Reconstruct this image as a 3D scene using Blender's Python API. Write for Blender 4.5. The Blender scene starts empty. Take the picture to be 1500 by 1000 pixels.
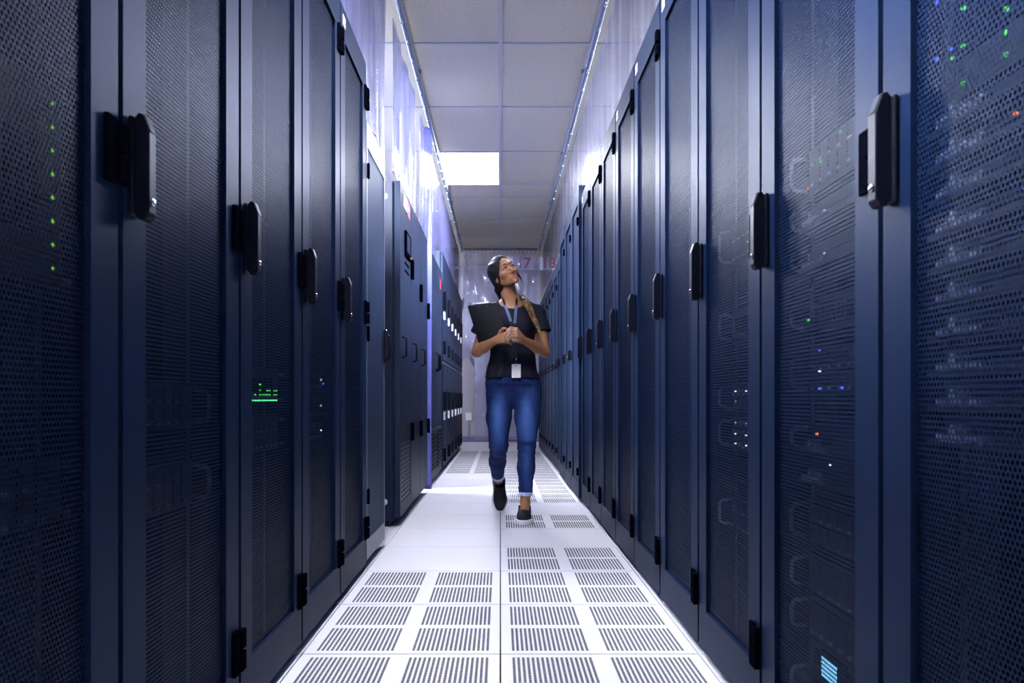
import bpy, bmesh, math, random
import numpy as np
from mathutils import Vector, Matrix

random.seed(7)
rng = np.random.default_rng(7)
scene = bpy.context.scene
COL = scene.collection
PI = math.pi

# ------------------------------------------------------------------ materials
def new_mat(name):
    m = bpy.data.materials.new(name); m.use_nodes = True
    nt = m.node_tree; nt.nodes.clear()
    out = nt.nodes.new('ShaderNodeOutputMaterial')
    return m, nt, out

def N(nt, typ, **kw):
    n = nt.nodes.new(typ)
    for k, v in kw.items():
        if k == 'inp':
            for a, b in v.items(): n.inputs[a].default_value = b
        else: setattr(n, k, v)
    return n

def math_n(nt, op, a, b=None, c=None):
    n = nt.nodes.new('ShaderNodeMath'); n.operation = op
    for i, v in enumerate((a, b, c)):
        if v is None: continue
        if isinstance(v, (int, float)): n.inputs[i].default_value = v
        else: nt.links.new(v, n.inputs[i])
    return n.outputs[0]

def simple(name, col, rough=0.5, metal=0.0, spec=0.5, noise=0.0, nscale=20, bump=0.0, bscale=200, coat=0.0, vary=0.0, tint=None):
    m, nt, out = new_mat(name)
    p = N(nt, 'ShaderNodeBsdfPrincipled')
    p.inputs['Base Color'].default_value = (*col, 1)
    p.inputs['Roughness'].default_value = rough
    p.inputs['Metallic'].default_value = metal
    p.inputs['Specular IOR Level'].default_value = spec
    p.inputs['Coat Weight'].default_value = coat
    if tint: p.inputs['Specular Tint'].default_value = (*tint, 1); p.inputs['IOR'].default_value = 1.5
    nt.links.new(p.outputs[0], out.inputs[0])
    tc = N(nt, 'ShaderNodeTexCoord')
    if noise or vary:
        nz = N(nt, 'ShaderNodeTexNoise', inp={'Scale': nscale, 'Detail': 4.0})
        nt.links.new(tc.outputs['Object'], nz.inputs['Vector'])
        if noise:
            r = math_n(nt, 'MULTIPLY_ADD', nz.outputs['Fac'], noise, rough - noise/2)
            nt.links.new(r, p.inputs['Roughness'])
        if vary:
            mx = N(nt, 'ShaderNodeMix', data_type='RGBA')
            mx.inputs[6].default_value = (*[c*(1-vary) for c in col], 1)
            mx.inputs[7].default_value = (*[min(1, c*(1+vary)) for c in col], 1)
            nt.links.new(nz.outputs['Fac'], mx.inputs[0])
            nt.links.new(mx.outputs[2], p.inputs['Base Color'])
    if bump:
        nb = N(nt, 'ShaderNodeTexNoise', inp={'Scale': bscale, 'Detail': 3.0})
        nt.links.new(tc.outputs['Object'], nb.inputs['Vector'])
        b = N(nt, 'ShaderNodeBump', inp={'Strength': bump, 'Distance': 0.002})
        nt.links.new(nb.outputs['Fac'], b.inputs['Height'])
        nt.links.new(b.outputs[0], p.inputs['Normal'])
    return m

def emit(name, col, s):
    m, nt, out = new_mat(name)
    e = N(nt, 'ShaderNodeEmission'); e.inputs[0].default_value = (*col, 1); e.inputs[1].default_value = s
    nt.links.new(e.outputs[0], out.inputs[0])
    return m

M = {}
M['rack'] = simple('rack_paint', (.0066, .0145, .041), .42, spec=.03, noise=.06, nscale=6, bump=.05, bscale=900, tint=(.52, .70, 1.0))
M['rack_dark'] = simple('rack_inner_paint', (.0022, .003, .008), .6, spec=.1)
M['handle'] = simple('handle_plastic', (.005, .006, .013), .4, spec=.1, noise=.05)
M['hinge'] = simple('hinge_black', (.0018, .0022, .005), .6, spec=.0)
M['chrome'] = simple('polished_metal', (.75, .77, .85), .18, metal=1)
M['alu'] = simple('brushed_grey_metal', (.06, .07, .10), .45, metal=.4, noise=.1)
M['rail'] = simple('galvanised_rail', (.030, .036, .055), .45, spec=.2)
M['pull'] = simple('pull_handle_steel', (.24, .28, .38), .35, metal=.3)
M['server'] = simple('server_face', (.0015, .0022, .005), .5, spec=.2, noise=.1)
M['blade'] = simple('blade_tray', (.0025, .0032, .007), .5, spec=.2)
M['greyrack'] = simple('slate_rack_paint', (.045, .065, .115), .4, spec=.6, noise=.06)
M['cooler'] = simple('slate_cabinet_paint', (.016, .024, .046), .42, spec=.04, noise=.06, nscale=5)
M['cooler_side'] = simple('navy_side_panel', (.009, .014, .034), .45, spec=.15)
M['white'] = simple('white_label', (.8, .8, .86), .5)
M['red'] = simple('red_print', (.55, .03, .04), .5)
M['orange'] = simple('orange_print', (.65, .2, .07), .5)
M['tile'] = simple('floor_laminate', (.80, .785, .86), .42, spec=.4, vary=.035, nscale=60, noise=.1)
M['under'] = simple('underfloor_dark', (.012, .014, .022), .9)
M['tbar'] = simple('ceiling_grid_paint', (.56, .57, .60), .5)
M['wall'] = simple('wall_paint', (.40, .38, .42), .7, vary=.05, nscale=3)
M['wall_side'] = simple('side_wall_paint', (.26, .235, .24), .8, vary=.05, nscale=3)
M['base'] = simple('vinyl_baseboard', (.16, .14, .30), .5)
M['railc'] = simple('curtain_rail_metal', (.22, .26, .36), .5, metal=.3)
M['bead'] = simple('hook_metal', (.75, .78, .9), .2, metal=1)
M['lamp'] = emit('lamp_diffuser', (.86, .89, 1.0), 50)
M['fill_bright'] = emit('bright_fill_emitter', (.82, .89, 1.0), 330)
M['fill_strong'] = emit('strong_fill_emitter', (.82, .89, 1.0), 760)
M['fill_mid'] = emit('medium_fill_emitter', (.82, .89, 1.0), 200)
M['fill_dim'] = emit('dim_fill_emitter', (.84, .90, 1.0), 4)
M['lamp_frame'] = simple('lamp_frame_paint', (.8, .8, .86), .4)
M['led_green'] = emit('green_led', (.12, 1.0, .10), 1.3)
M['led_dim'] = emit('dim_green_led', (.22, .75, .05), .7)
M['led_teal'] = emit('teal_led', (.15, 1.0, .45), 1.6)
M['led_blue'] = emit('blue_led', (.06, .10, 1.0), 2.6)
M['led_white'] = emit('white_led', (.70, .75, 1.0), 2.0)
M['led_orange'] = emit('orange_led', (1.0, .20, .03), 1.8)
M['lcd'] = emit('lcd_screen', (.22, .60, 1.0), 1.7)
M['sign'] = simple('sign_board', (.72, .75, .88), .5)

# perforated rack door
def holes_mat(name, base, p, r, rough=.36):
    m, nt, out = new_mat(name)
    tc = N(nt, 'ShaderNodeTexCoord'); s = N(nt, 'ShaderNodeSeparateXYZ')
    nt.links.new(tc.outputs['Object'], s.inputs[0])
    x, z = s.outputs[0], s.outputs[2]
    def cell(ox, oz):
        a = math_n(nt, 'SUBTRACT', math_n(nt, 'FRACT', math_n(nt, 'ADD', math_n(nt, 'DIVIDE', x, p), 50.0+ox)), .5)
        b = math_n(nt, 'SUBTRACT', math_n(nt, 'FRACT', math_n(nt, 'ADD', math_n(nt, 'DIVIDE', z, p*1.732), 50.0+oz)), .5)
        a = math_n(nt, 'MULTIPLY', a, p); b = math_n(nt, 'MULTIPLY', b, p*1.732)
        return math_n(nt, 'ADD', math_n(nt, 'MULTIPLY', a, a), math_n(nt, 'MULTIPLY', b, b))
    d = math_n(nt, 'MINIMUM', cell(0, 0), cell(.5, .5))
    hole = math_n(nt, 'LESS_THAN', d, r*r)
    b = N(nt, 'ShaderNodeBsdfPrincipled')
    b.inputs['Base Color'].default_value = (*base, 1); b.inputs['Roughness'].default_value = rough
    b.inputs['Specular IOR Level'].default_value = .03; b.inputs['IOR'].default_value = 1.5; b.inputs['Specular Tint'].default_value = (.52, .70, 1.0, 1)
    t = N(nt, 'ShaderNodeBsdfTransparent'); mx = N(nt, 'ShaderNodeMixShader')
    nt.links.new(hole, mx.inputs[0]); nt.links.new(b.outputs[0], mx.inputs[1]); nt.links.new(t.outputs[0], mx.inputs[2])
    nt.links.new(mx.outputs[0], out.inputs[0])
    return m
M['mesh'] = holes_mat('perforated_steel', (.0066, .0145, .041), .0094, .0037, .42)
M['mesh_grey'] = holes_mat('perforated_slate_steel', (.04, .06, .11), .0085, .0024, .47)

# perforated floor panel : four blocks of slots
def slot_mat():
    m, nt, out = new_mat('slotted_floor_laminate')
    tc = N(nt, 'ShaderNodeTexCoord'); s = N(nt, 'ShaderNodeSeparateXYZ')
    nt.links.new(tc.outputs['Object'], s.inputs[0])
    x, y = s.outputs[0], s.outputs[1]
    ax, ay = math_n(nt, 'ABSOLUTE', x), math_n(nt, 'ABSOLUTE', y)
    def band(v, lo, hi): return math_n(nt, 'MULTIPLY', math_n(nt, 'GREATER_THAN', v, lo), math_n(nt, 'LESS_THAN', v, hi))
    nx, ny = 17, 18
    x0, x1, y0, y1 = .026, .272, .021, .272
    inb = math_n(nt, 'MULTIPLY', band(ax, x0, x1), band(ay, y0, y1))
    def cyc(v, lo, hi, n):
        q = math_n(nt, 'MULTIPLY', math_n(nt, 'SUBTRACT', v, lo), n/(hi-lo))
        return math_n(nt, 'ABSOLUTE', math_n(nt, 'SUBTRACT', math_n(nt, 'FRACT', q), .5))
    hx = math_n(nt, 'LESS_THAN', cyc(ax, x0, x1, nx), .275)
    hy = math_n(nt, 'LESS_THAN', cyc(ay, y0, y1, ny), .42)
    hole = math_n(nt, 'MULTIPLY', inb, math_n(nt, 'MULTIPLY', hx, hy))
    b = N(nt, 'ShaderNodeBsdfPrincipled')
    b.inputs['Base Color'].default_value = (.80, .785, .86, 1); b.inputs['Roughness'].default_value = .42
    b.inputs['Specular IOR Level'].default_value = .4
    t = N(nt, 'ShaderNodeBsdfTransparent'); mx = N(nt, 'ShaderNodeMixShader')
    nt.links.new(hole, mx.inputs[0]); nt.links.new(b.outputs[0], mx.inputs[1]); nt.links.new(t.outputs[0], mx.inputs[2])
    nt.links.new(mx.outputs[0], out.inputs[0])
    return m
M['slots'] = slot_mat()

def ceiling_mat():
    m, nt, out = new_mat('fissured_ceiling_tile')
    tc = N(nt, 'ShaderNodeTexCoord')
    nz = N(nt, 'ShaderNodeTexNoise', inp={'Scale': 70.0, 'Detail': 6.0, 'Roughness': .8})
    nt.links.new(tc.outputs['Object'], nz.inputs['Vector'])
    cr = N(nt, 'ShaderNodeValToRGB')
    cr.color_ramp.elements[0].position = .32; cr.color_ramp.elements[0].color = (.56, .51, .415, 1)
    cr.color_ramp.elements[1].position = .62; cr.color_ramp.elements[1].color = (.80, .735, .60, 1)
    nt.links.new(nz.outputs['Fac'], cr.inputs[0])
    b = N(nt, 'ShaderNodeBsdfPrincipled'); b.inputs['Roughness'].default_value = .85
    b.inputs['Specular IOR Level'].default_value = .15
    nt.links.new(cr.outputs[0], b.inputs['Base Color'])
    bp = N(nt, 'ShaderNodeBump', inp={'Strength': .4, 'Distance': .004}); nt.links.new(nz.outputs['Fac'], bp.inputs['Height'])
    nt.links.new(bp.outputs[0], b.inputs['Normal'])
    nt.links.new(b.outputs[0], out.inputs[0])
    return m
M['ceil'] = ceiling_mat()

def plastic(name, col, clear, gloss_r=.16, streak=14.0, axis_scale=(1, 1, .15), ior=1.5, gl=1.0, bump=.35):
    """clear vinyl sheet: partly see-through, milky, glossy, faintly streaked along its fall"""
    m, nt, out = new_mat(name)
    tc = N(nt, 'ShaderNodeTexCoord'); mp = N(nt, 'ShaderNodeMapping'); mp.inputs['Scale'].default_value = axis_scale
    nt.links.new(tc.outputs['Object'], mp.inputs[0])
    nz = N(nt, 'ShaderNodeTexNoise', inp={'Scale': streak, 'Detail': 3.0})
    nt.links.new(mp.outputs[0], nz.inputs['Vector'])
    df = N(nt, 'ShaderNodeBsdfDiffuse'); df.inputs[0].default_value = (*col, 1)
    tl = N(nt, 'ShaderNodeBsdfTranslucent'); tl.inputs[0].default_value = (*col, 1)
    a = N(nt, 'ShaderNodeMixShader'); a.inputs[0].default_value = .5
    nt.links.new(df.outputs[0], a.inputs[1]); nt.links.new(tl.outputs[0], a.inputs[2])
    tr = N(nt, 'ShaderNodeBsdfTransparent'); tr.inputs[0].default_value = (.90, .90, 1, 1)
    b = N(nt, 'ShaderNodeMixShader')
    f = math_n(nt, 'MULTIPLY_ADD', math_n(nt, 'SUBTRACT', nz.outputs['Fac'], .5), .9*min(1, clear*2.5+.2), clear)
    f = math_n(nt, 'MINIMUM', math_n(nt, 'MAXIMUM', f, .05), .97)
    nt.links.new(f, b.inputs[0]); nt.links.new(a.outputs[0], b.inputs[1]); nt.links.new(tr.outputs[0], b.inputs[2])
    g = N(nt, 'ShaderNodeBsdfGlossy'); g.inputs['Roughness'].default_value = gloss_r; g.inputs[0].default_value = (1, 1, 1, 1)
    bp = N(nt, 'ShaderNodeBump', inp={'Strength': bump, 'Distance': .02}); nt.links.new(nz.outputs['Fac'], bp.inputs['Height'])
    nt.links.new(bp.outputs[0], g.inputs['Normal'])
    fr = N(nt, 'ShaderNodeFresnel'); fr.inputs[0].default_value = ior
    c = N(nt, 'ShaderNodeMixShader')
    nt.links.new(math_n(nt, 'MULTIPLY', fr.outputs[0], gl), c.inputs[0]); nt.links.new(b.outputs[0], c.inputs[1]); nt.links.new(g.outputs[0], c.inputs[2])
    nt.links.new(c.outputs[0], out.inputs[0])
    return m
M['vinyl'] = plastic('lavender_vinyl', (.070, .070, .150), .45, gl=.6)
M['vinyl_flat'] = plastic('lavender_vinyl_taut', (.020, .020, .036), .80, .2, 6.0, ior=1.3, gl=.3)
M['vinyl_end'] = plastic('clear_vinyl', (.70, .72, .95), .80, .11, 3.0, (1, 1, .4), bump=.12)
M['vinyl_blue'] = plastic('blue_tinted_vinyl', (.30, .32, .85), .45, .2)
M['hem'] = simple('blue_hem_tape', (.12, .2, .6), .4)

# ------------------------------------------------------------------ mesh helpers
class MB:
    def __init__(s): s.v = []; s.f = []; s.m = []; s.sm = []
    def add(s, vs, fs, mi=0, smooth=False):
        o = len(s.v); s.v += [tuple(v) for v in vs]
        for f in fs: s.f.append([i+o for i in f]); s.m.append(mi); s.sm.append(smooth)
    def box(s, x0, x1, y0, y1, z0, z1, mi=0):
        vs = [(x, y, z) for z in (z0, z1) for y in (y0, y1) for x in (x0, x1)]
        s.add(vs, [(0, 2, 3, 1), (4, 5, 7, 6), (0, 1, 5, 4), (2, 6, 7, 3), (0, 4, 6, 2), (1, 3, 7, 5)], mi)
    def bbox(s, x0, x1, y0, y1, z0, z1, b=.004, mi=0):
        bm = bmesh.new(); bmesh.ops.create_cube(bm, size=1)
        for v in bm.verts:
            v.co = Vector(((x0+x1)/2+v.co.x*(x1-x0), (y0+y1)/2+v.co.y*(y1-y0), (z0+z1)/2+v.co.z*(z1-z0)))
        bmesh.ops.bevel(bm, geom=list(bm.edges), offset=b, segments=2, affect='EDGES', profile=.5)
        bm.verts.index_update()
        s.add([v.co[:] for v in bm.verts], [[v.index for v in f.verts] for f in bm.faces], mi); bm.free()
    def prism(s, prof, axis, a, b, mi=0):
        """prof: 2-D polygon, extruded along axis between a and b"""
        n = len(prof)
        def P(p, t):
            return {'x': (t, p[0], p[1]), 'y': (p[0], t, p[1]), 'z': (p[0], p[1], t)}[axis]
        vs = [P(p, a) for p in prof]+[P(p, b) for p in prof]
        fs = [[i, (i+1) % n, n+(i+1) % n, n+i] for i in range(n)]+[list(range(n))[::-1], [n+i for i in range(n)]]
        s.add(vs, fs, mi)
    def tube(s, pts, r, n=10, mi=0, closed=False, smooth=True):
        pts = [Vector(p) for p in pts]; L = len(pts)
        rs = r if isinstance(r, (list, tuple)) else [r]*L
        vs = []; up = Vector((0, 0, 1))
        t0 = (pts[1]-pts[0]).normalized()
        nrm = t0.cross(up if abs(t0.z) < .9 else Vector((1, 0, 0))).normalized()
        for i, p in enumerate(pts):
            if closed: t = (pts[(i+1) % L]-pts[i-1]).normalized()
            else: t = (pts[min(i+1, L-1)]-pts[max(i-1, 0)]).normalized()
            nrm = (nrm-t*nrm.dot(t)).normalized(); bn = t.cross(nrm)
            for k in range(n):
                a = 2*PI*k/n
                vs.append(p+(nrm*math.cos(a)+bn*math.sin(a))*rs[i])
        fs = []
        for i in range(L if closed else L-1):
            j = (i+1) % L
            for k in range(n):
                fs.append((i*n+k, i*n+(k+1) % n, j*n+(k+1) % n, j*n+k))
        if not closed: fs += [list(range(n))[::-1], [(L-1)*n+k for k in range(n)]]
        s.add(vs, fs, mi, smooth)
    def ball(s, c, r, mi=0, sc=(1, 1, 1), nu=12, nv=8):
        vs = [(c[0], c[1], c[2]-r*sc[2])]
        for j in range(1, nv):
            th = PI*j/nv
            for i in range(nu):
                a = 2*PI*i/nu
                vs.append((c[0]+r*sc[0]*math.sin(th)*math.cos(a), c[1]+r*sc[1]*math.sin(th)*math.sin(a), c[2]-r*sc[2]*math.cos(th)))
        vs.append((c[0], c[1], c[2]+r*sc[2])); last = len(vs)-1
        fs = [(0, 1+(i+1) % nu, 1+i) for i in range(nu)]
        for j in range(nv-2):
            for i in range(nu):
                a = 1+j*nu
                fs.append((a+i, a+(i+1) % nu, a+nu+(i+1) % nu, a+nu+i))
        a = 1+(nv-2)*nu
        fs += [(a+i, a+(i+1) % nu, last) for i in range(nu)]
        s.add(vs, fs, mi, True)
    def build(s, name, mats, parent=None, loc=(0, 0, 0), rotz=0):
        me = bpy.data.meshes.new(name); me.from_pydata(s.v, [], s.f)
        if not isinstance(mats, (list, tuple)): mats = [mats]
        for m in mats: me.materials.append(m)
        me.polygons.foreach_set('material_index', s.m); me.polygons.foreach_set('use_smooth', s.sm)
        bm = bmesh.new(); bm.from_mesh(me); bmesh.ops.recalc_face_normals(bm, faces=bm.faces); bm.to_mesh(me); bm.free()
        me.update()
        o = bpy.data.objects.new(name, me); COL.objects.link(o)
        o.location = loc; o.rotation_euler = (0, 0, rotz)
        if parent: o.parent = parent
        return o

def tag(o, label=None, cat=None, group=None, kind=None):
    if label: o['label'] = label
    if cat: o['category'] = cat
    if group: o['group'] = group
    if kind: o['kind'] = kind
    return o
def empty(name, loc, rz=0, label=None, cat=None, group=None):
    o = bpy.data.objects.new(name, None); COL.objects.link(o)
    o.location = loc; o.rotation_euler = (0, 0, rz); o.empty_display_size = .1
    return tag(o, label, cat, group)
def copy_tree(o, parent=None):
    c = o.copy(); COL.objects.link(c)
    if parent: c.parent = parent
    for ch in list(o.children): copy_tree(ch, c)
    return c
def structure(o): o['kind'] = 'structure'; return o

ORD = ['nearest', 'second', 'third', 'fourth', 'fifth', 'sixth', 'seventh', 'eighth', 'ninth', 'tenth', 'eleventh', 'twelfth', 'thirteenth', 'fourteenth', 'fifteenth', 'sixteenth', 'seventeenth', 'eighteenth']

# ------------------------------------------------------------------ camera  (eye 0.786 m up, looking along +Y)
HC = .786; FPX = 1205.0
cam = bpy.data.cameras.new('camera'); co = bpy.data.objects.new('camera', cam); COL.objects.link(co)
co.location = (0, 0, HC); co.rotation_euler = (PI/2, 0, 0)
cam.sensor_width = 36; cam.lens = 36*FPX/1500
cam.shift_x = (750-733)/1500; cam.shift_y = (583.5-500)/1500
cam.clip_start = .05
cam.dof.use_dof = True; cam.dof.focus_distance = 5.25; cam.dof.aperture_fstop = 8
scene.camera = co

# ------------------------------------------------------------------ floor
T = .61; YS = 2.532
RIGHT_PERF = [-1, 0, 1, 2, 4, 6, 7, 8, 9, 10, 11, 12, 13, 14, 15]
LEFT_PERF = [-1, 0, 1, 10, 11, 12, 13, 14, 15]
fl = MB()
fl.box(-3.7, 3.7, -3, 15.4, -.40, -.36, 1)
g = .0022
for i in range(-9, 21):
    for j in range(-3, 3):
        if (j == 0 and i in RIGHT_PERF) or (j == -1 and i in LEFT_PERF): continue
        fl.box(j*T+g, (j+1)*T-g, YS+i*T+g, YS+(i+1)*T-g, -.03, 0, 0)
structure(fl.build('floor', [M['tile'], M['under']]))
pt = MB(); e_ = T/2-g
pt.add([(-e_, -e_, 0), (e_, -e_, 0), (e_, e_, 0), (-e_, e_, 0)], [(0, 1, 2, 3)], 0)
pt.box(-e_, e_, -e_, e_, -.03, -.0015, 1)  # dark box just under the slots; its colour stands in for shade below
proto = None
for side, rows in ((1, RIGHT_PERF), (-1, LEFT_PERF)):
    n = 0
    for i in rows:
        if proto is None: o = pt.build('perforated_floor_panel', [M['slots'], M['under']]); proto = o
        else: o = proto.copy(); COL.objects.link(o)
        o.location = (side*T/2, YS+(i+.5)*T, 0)
        if i == -1: where = 'cut by the bottom edge'
        elif n == 1: where = 'second slotted row from the bottom'
        else: where = ORD[n]+' slotted row from the bottom'
        tag(o, 'slotted white floor panel %s of the centre seam, %s' % ('right' if side > 0 else 'left', where), 'floor panel', 'slotted floor panels in the %s column' % ('right' if side > 0 else 'left'))
        n += 1

# ------------------------------------------------------------------ ceiling, walls
HZ = 3.2
c = MB(); c.box(-3.7, 3.7, -3, 15.4, HZ, HZ+.05); structure(c.build('ceiling', M['ceil']))
tb = MB()
YT = [8.03-1.22*k for k in range(8, 0, -1)]+[8.03, 9.25, 9.86, 11.08, 12.30, 13.52, 14.74]
for k in range(-5, 6): tb.box(k*T-.0125, k*T+.0125, -3, 15.2, HZ-.008, HZ-.0005)
for y in YT: tb.box(-3.6, 3.6, y-.0125, y+.0125, HZ-.0085, HZ-.001)
structure(tb.build('trim_1', M['tbar']))
w = MB(); w.box(-3.7, 3.7, 14.95, 15.05, -.03, HZ); structure(w.build('wall_far', M['wall']))
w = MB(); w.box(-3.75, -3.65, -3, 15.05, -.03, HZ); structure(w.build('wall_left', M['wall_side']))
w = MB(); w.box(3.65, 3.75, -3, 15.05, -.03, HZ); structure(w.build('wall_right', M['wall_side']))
w = MB(); w.box(-3.64, 3.64, 14.938, 14.95, 0, .10); structure(w.build('baseboard_far', M['base']))

def ceiling_light(x, y, label, mat='lamp'):
    r = empty('ceiling_light', (x, y, HZ), 0, label, 'ceiling light', 'recessed ceiling lights')
    f = MB(); W, L = .296, .602
    for a in (-1, 1):
        f.box(a*W-.011, a*W+.011, -L, L, -.016, -.001); f.box(-W, W, a*L-.011, a*L+.011, -.0155, -.0012)
    f.build('frame', M['lamp_frame'], r)
    d = MB(); d.box(-W+.012, W-.012, -L+.012, L-.012, -.010, -.002); d.build('diffuser', M[mat], r)
    return r
ceiling_light(-.305, 8.64, 'bright square ceiling light in the left ceiling column above the aisle')
ceiling_light(-.305, 2.54, 'added unseen ceiling light over the aisle ahead of the woman')  # out-of-view lamp added to light the near floor and the woman
for yy, nm in ((1.32, 'first'), (2.54, 'second'), (6.2, 'third'), (7.42, 'fourth'), (9.86, 'fifth')):
    ceiling_light(-1.525, yy, '%s added unseen light behind the left vinyl curtain' % nm, 'fill_strong' if yy < 2 else 'fill_bright')  # unseen lamps added to brighten the upper right racks and left curtain
ceiling_light(-2.745, 14.05, 'added unseen fill light beyond the end curtain at the far left', 'fill_dim')  # this pair is added out of view to lift the far wall
ceiling_light(2.745, 14.05, 'added unseen fill light beyond the end curtain at the far right', 'fill_dim')
for yy, nm in ((5.59, 'first'), (6.81, 'second'), (8.64, 'third')):
    ceiling_light(1.525, yy, '%s added unseen light behind the right vinyl curtain' % nm, 'fill_mid')  # unseen lamps added to brighten the tops of the left racks

# ------------------------------------------------------------------ server racks
def make_rack(w=.61, h=2.32, d=1.05, solid=False, sticker=True, hinge_h=.105, paint='rack', n_h=3):
    """local frame: x from the viewer's left to right, y into the rack, z up; front plane y=0"""
    r = empty('server_rack', (0, 0, 0))
    b = MB(); t = .03
    b.box(.006, t, .035, d, .02, h); b.box(w-t, w-.006, .035, d, .02, h)
    b.box(t, w-t, .035, d, h-.03, h); b.box(t, w-t, .035, d, .02, .06); b.box(t, w-t, d-.02, d, .06, h-.03)
    b.box(.03, w-.03, .06, d-.03, 0, .02)
    body = b.build('cabinet_body', M['rack_dark'], r)
    if not solid:
        for x in (.050, w-.070):
            q = MB(); q.box(x, x+.02, .10, .104, .07, h-.05); q.box(x+(0 if x < .3 else .016), x+(.004 if x < .3 else .02), .104, .16, .07, h-.05)
            q.build('mounting_rail', M['rail'], body)
    D = MB(); g_ = .009; s = .087; top = .125; bot = .15
    x0, x1 = g_, w-g_
    D.box(x0, x0+s, 0, .03, .03, h-.002); D.box(x1-s, x1, 0, .03, .03, h-.002)
    D.box(x0+s, x1-s, 0, .03, h-top, h-.002); D.box(x0+s, x1-s, 0, .03, .03, bot)
    door = D.build('door', M[paint], r)
    if solid:
        m = MB(); m.box(x0+s-.004, x1-s+.004, .012, .016, bot-.004, h-top+.004); m.build('door_panel', M['rack'], door)
    else:
        m = MB(); m.box(x0+s-.004, x1-s+.004, .010, .0115, bot-.004, h-top+.004)
        m.build('mesh_panel', M['mesh'], door)
    zs = {3: (.145, 1.125, h-.22), 2: (.2, h-.3)}[n_h]
    for z in zs:
        hg = MB()
        hg.bbox(x1-.052, x1-.022, -.010, -.001, z, z+hinge_h, .002); hg.bbox(x1-.022, x1+.012, -.016, -.001, z+.004, z+hinge_h*.47, .003)
        hg.bbox(x1-.022, x1+.012, -.016, -.001, z+hinge_h*.53, z+hinge_h-.004, .003)
        for zz in (z+.03, z+hinge_h-.03): hg.ball((x1-.037, -.009, zz), .003, nu=8, nv=6)
        hg.build('hinge', M['hinge'], door)
    hd = MB(); a, bx = .026, .060
    z0, z1 = (1.10, 1.19) if solid else (1.083, 1.26)
    hd.bbox(a-.004, bx+.004, -.010, -.001, z0+.006, z1-.006, .003)
    prof = [(-.0085, z0+.010), (-.016, z0), (-.028, z0), (-.034, z0+.010), (-.034, z1-.032), (-.024, z1-.003), (-.016, z1), (-.0085, z1-.010)]
    hd.prism(prof, 'x', a+.003, bx-.003)
    ho = hd.build('handle', M['handle'], r)
    bv = ho.modifiers.new('bevel', 'BEVEL'); bv.width = .003; bv.segments = 2; bv.limit_method = 'ANGLE'
    lk = MB(); lk.tube([(.043, -.0335, z0+.030), (.043, -.0370, z0+.030)], .006, 14); lk.build('lock_cylinder', M['chrome'], ho)
    lk = MB(); lk.prism([(-.0345, z1-.031), (-.0355, z1-.031), (-.0252, z1-.003), (-.0242, z1-.003)], 'x', a+.006, bx-.006); lk.build('end_cap', M['rail'], ho)
    if sticker:
        st = MB(); st.box(.045, .095, -.0022, -.0006, h-.075, h-.035); st.box(.047, .093, -.0030, -.0022, h-.062, h-.055, 1)
        st.build('label_sticker', [M['white'], M['orange']], r)
    return r

XR, XL = .612, -.615
Y0 = 1.324
rack = make_rack()
used = [False]
def place_rack(proto_, used_, side, y0, label, group, w=.61, xf=None):
    o = proto_ if not used_[0] else copy_tree(proto_); used_[0] = True
    if side > 0: o.location = (XR if xf is None else xf, y0+w, 0); o.rotation_euler = (0, 0, -PI/2)
    else: o.location = (XL if xf is None else xf, y0, 0); o.rotation_euler = (0, 0, PI/2)
    return tag(o, label, 'server rack', group)
RR = ['black mesh-door rack at the right edge with green and blue lights inside',
      'second black mesh-door rack on the right, with a lit blue screen near its floor',
      'third black mesh-door rack on the right, with a pattern of tiny white lights',
      'fourth black mesh-door rack from the camera in the right row',
      'fifth black mesh-door rack from the camera in the right row',
      'sixth black mesh-door rack from the camera in the right row',
      'seventh black mesh-door rack from the camera in the right row',
      'eighth black mesh-door rack from the camera in the right row',
      'ninth black mesh-door rack on the right, last before the taller plain cabinets']
for k, lb in enumerate(RR):
    place_rack(rack, used, 1, Y0+(k-1)*.61, lb, 'mesh-door racks along the right side')
RL = ['black mesh-door server rack at the left edge with a column of green lights',
      'second black mesh-door rack on the left, dark inside',
      'third black mesh-door rack on the left with a patch of green lights low down',
      'fourth black mesh-door rack on the left with three tiny white lights',
      'fifth mesh-door rack on the left, last tall one before the shorter slate rack']
for k, lb in enumerate(RL):
    place_rack(rack, used, -1, 1.332+(k-1)*.61, lb, 'mesh-door racks along the left side')

# plain taller cabinets and far cabinets on the right
tall = make_rack(.665, 2.40, 1.05, True, False, .06, 'cooler', 2); ut = [False]
for k, lb in enumerate(['nearest', 'middle', 'farthest']):
    o = place_rack(tall, ut, 1, 6.215+.667*k, lb+' of the three tall plain cabinets past the right mesh racks', 'tall plain cabinets in the right row', .665, .592)
    o.name = 'plain_cabinet'
far = make_rack(.61, 2.25, 1.05, True, False, .06, 'cooler', 2); uf = [False]
for k in range(8):
    o = place_rack(far, uf, 1, 8.23+.612*k, ('%s of the low plain cabinets at the far end of the right row' % ORD[k]), 'lower plain cabinets at the far right', .61, .612)
    o.name = 'plain_cabinet'

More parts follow.
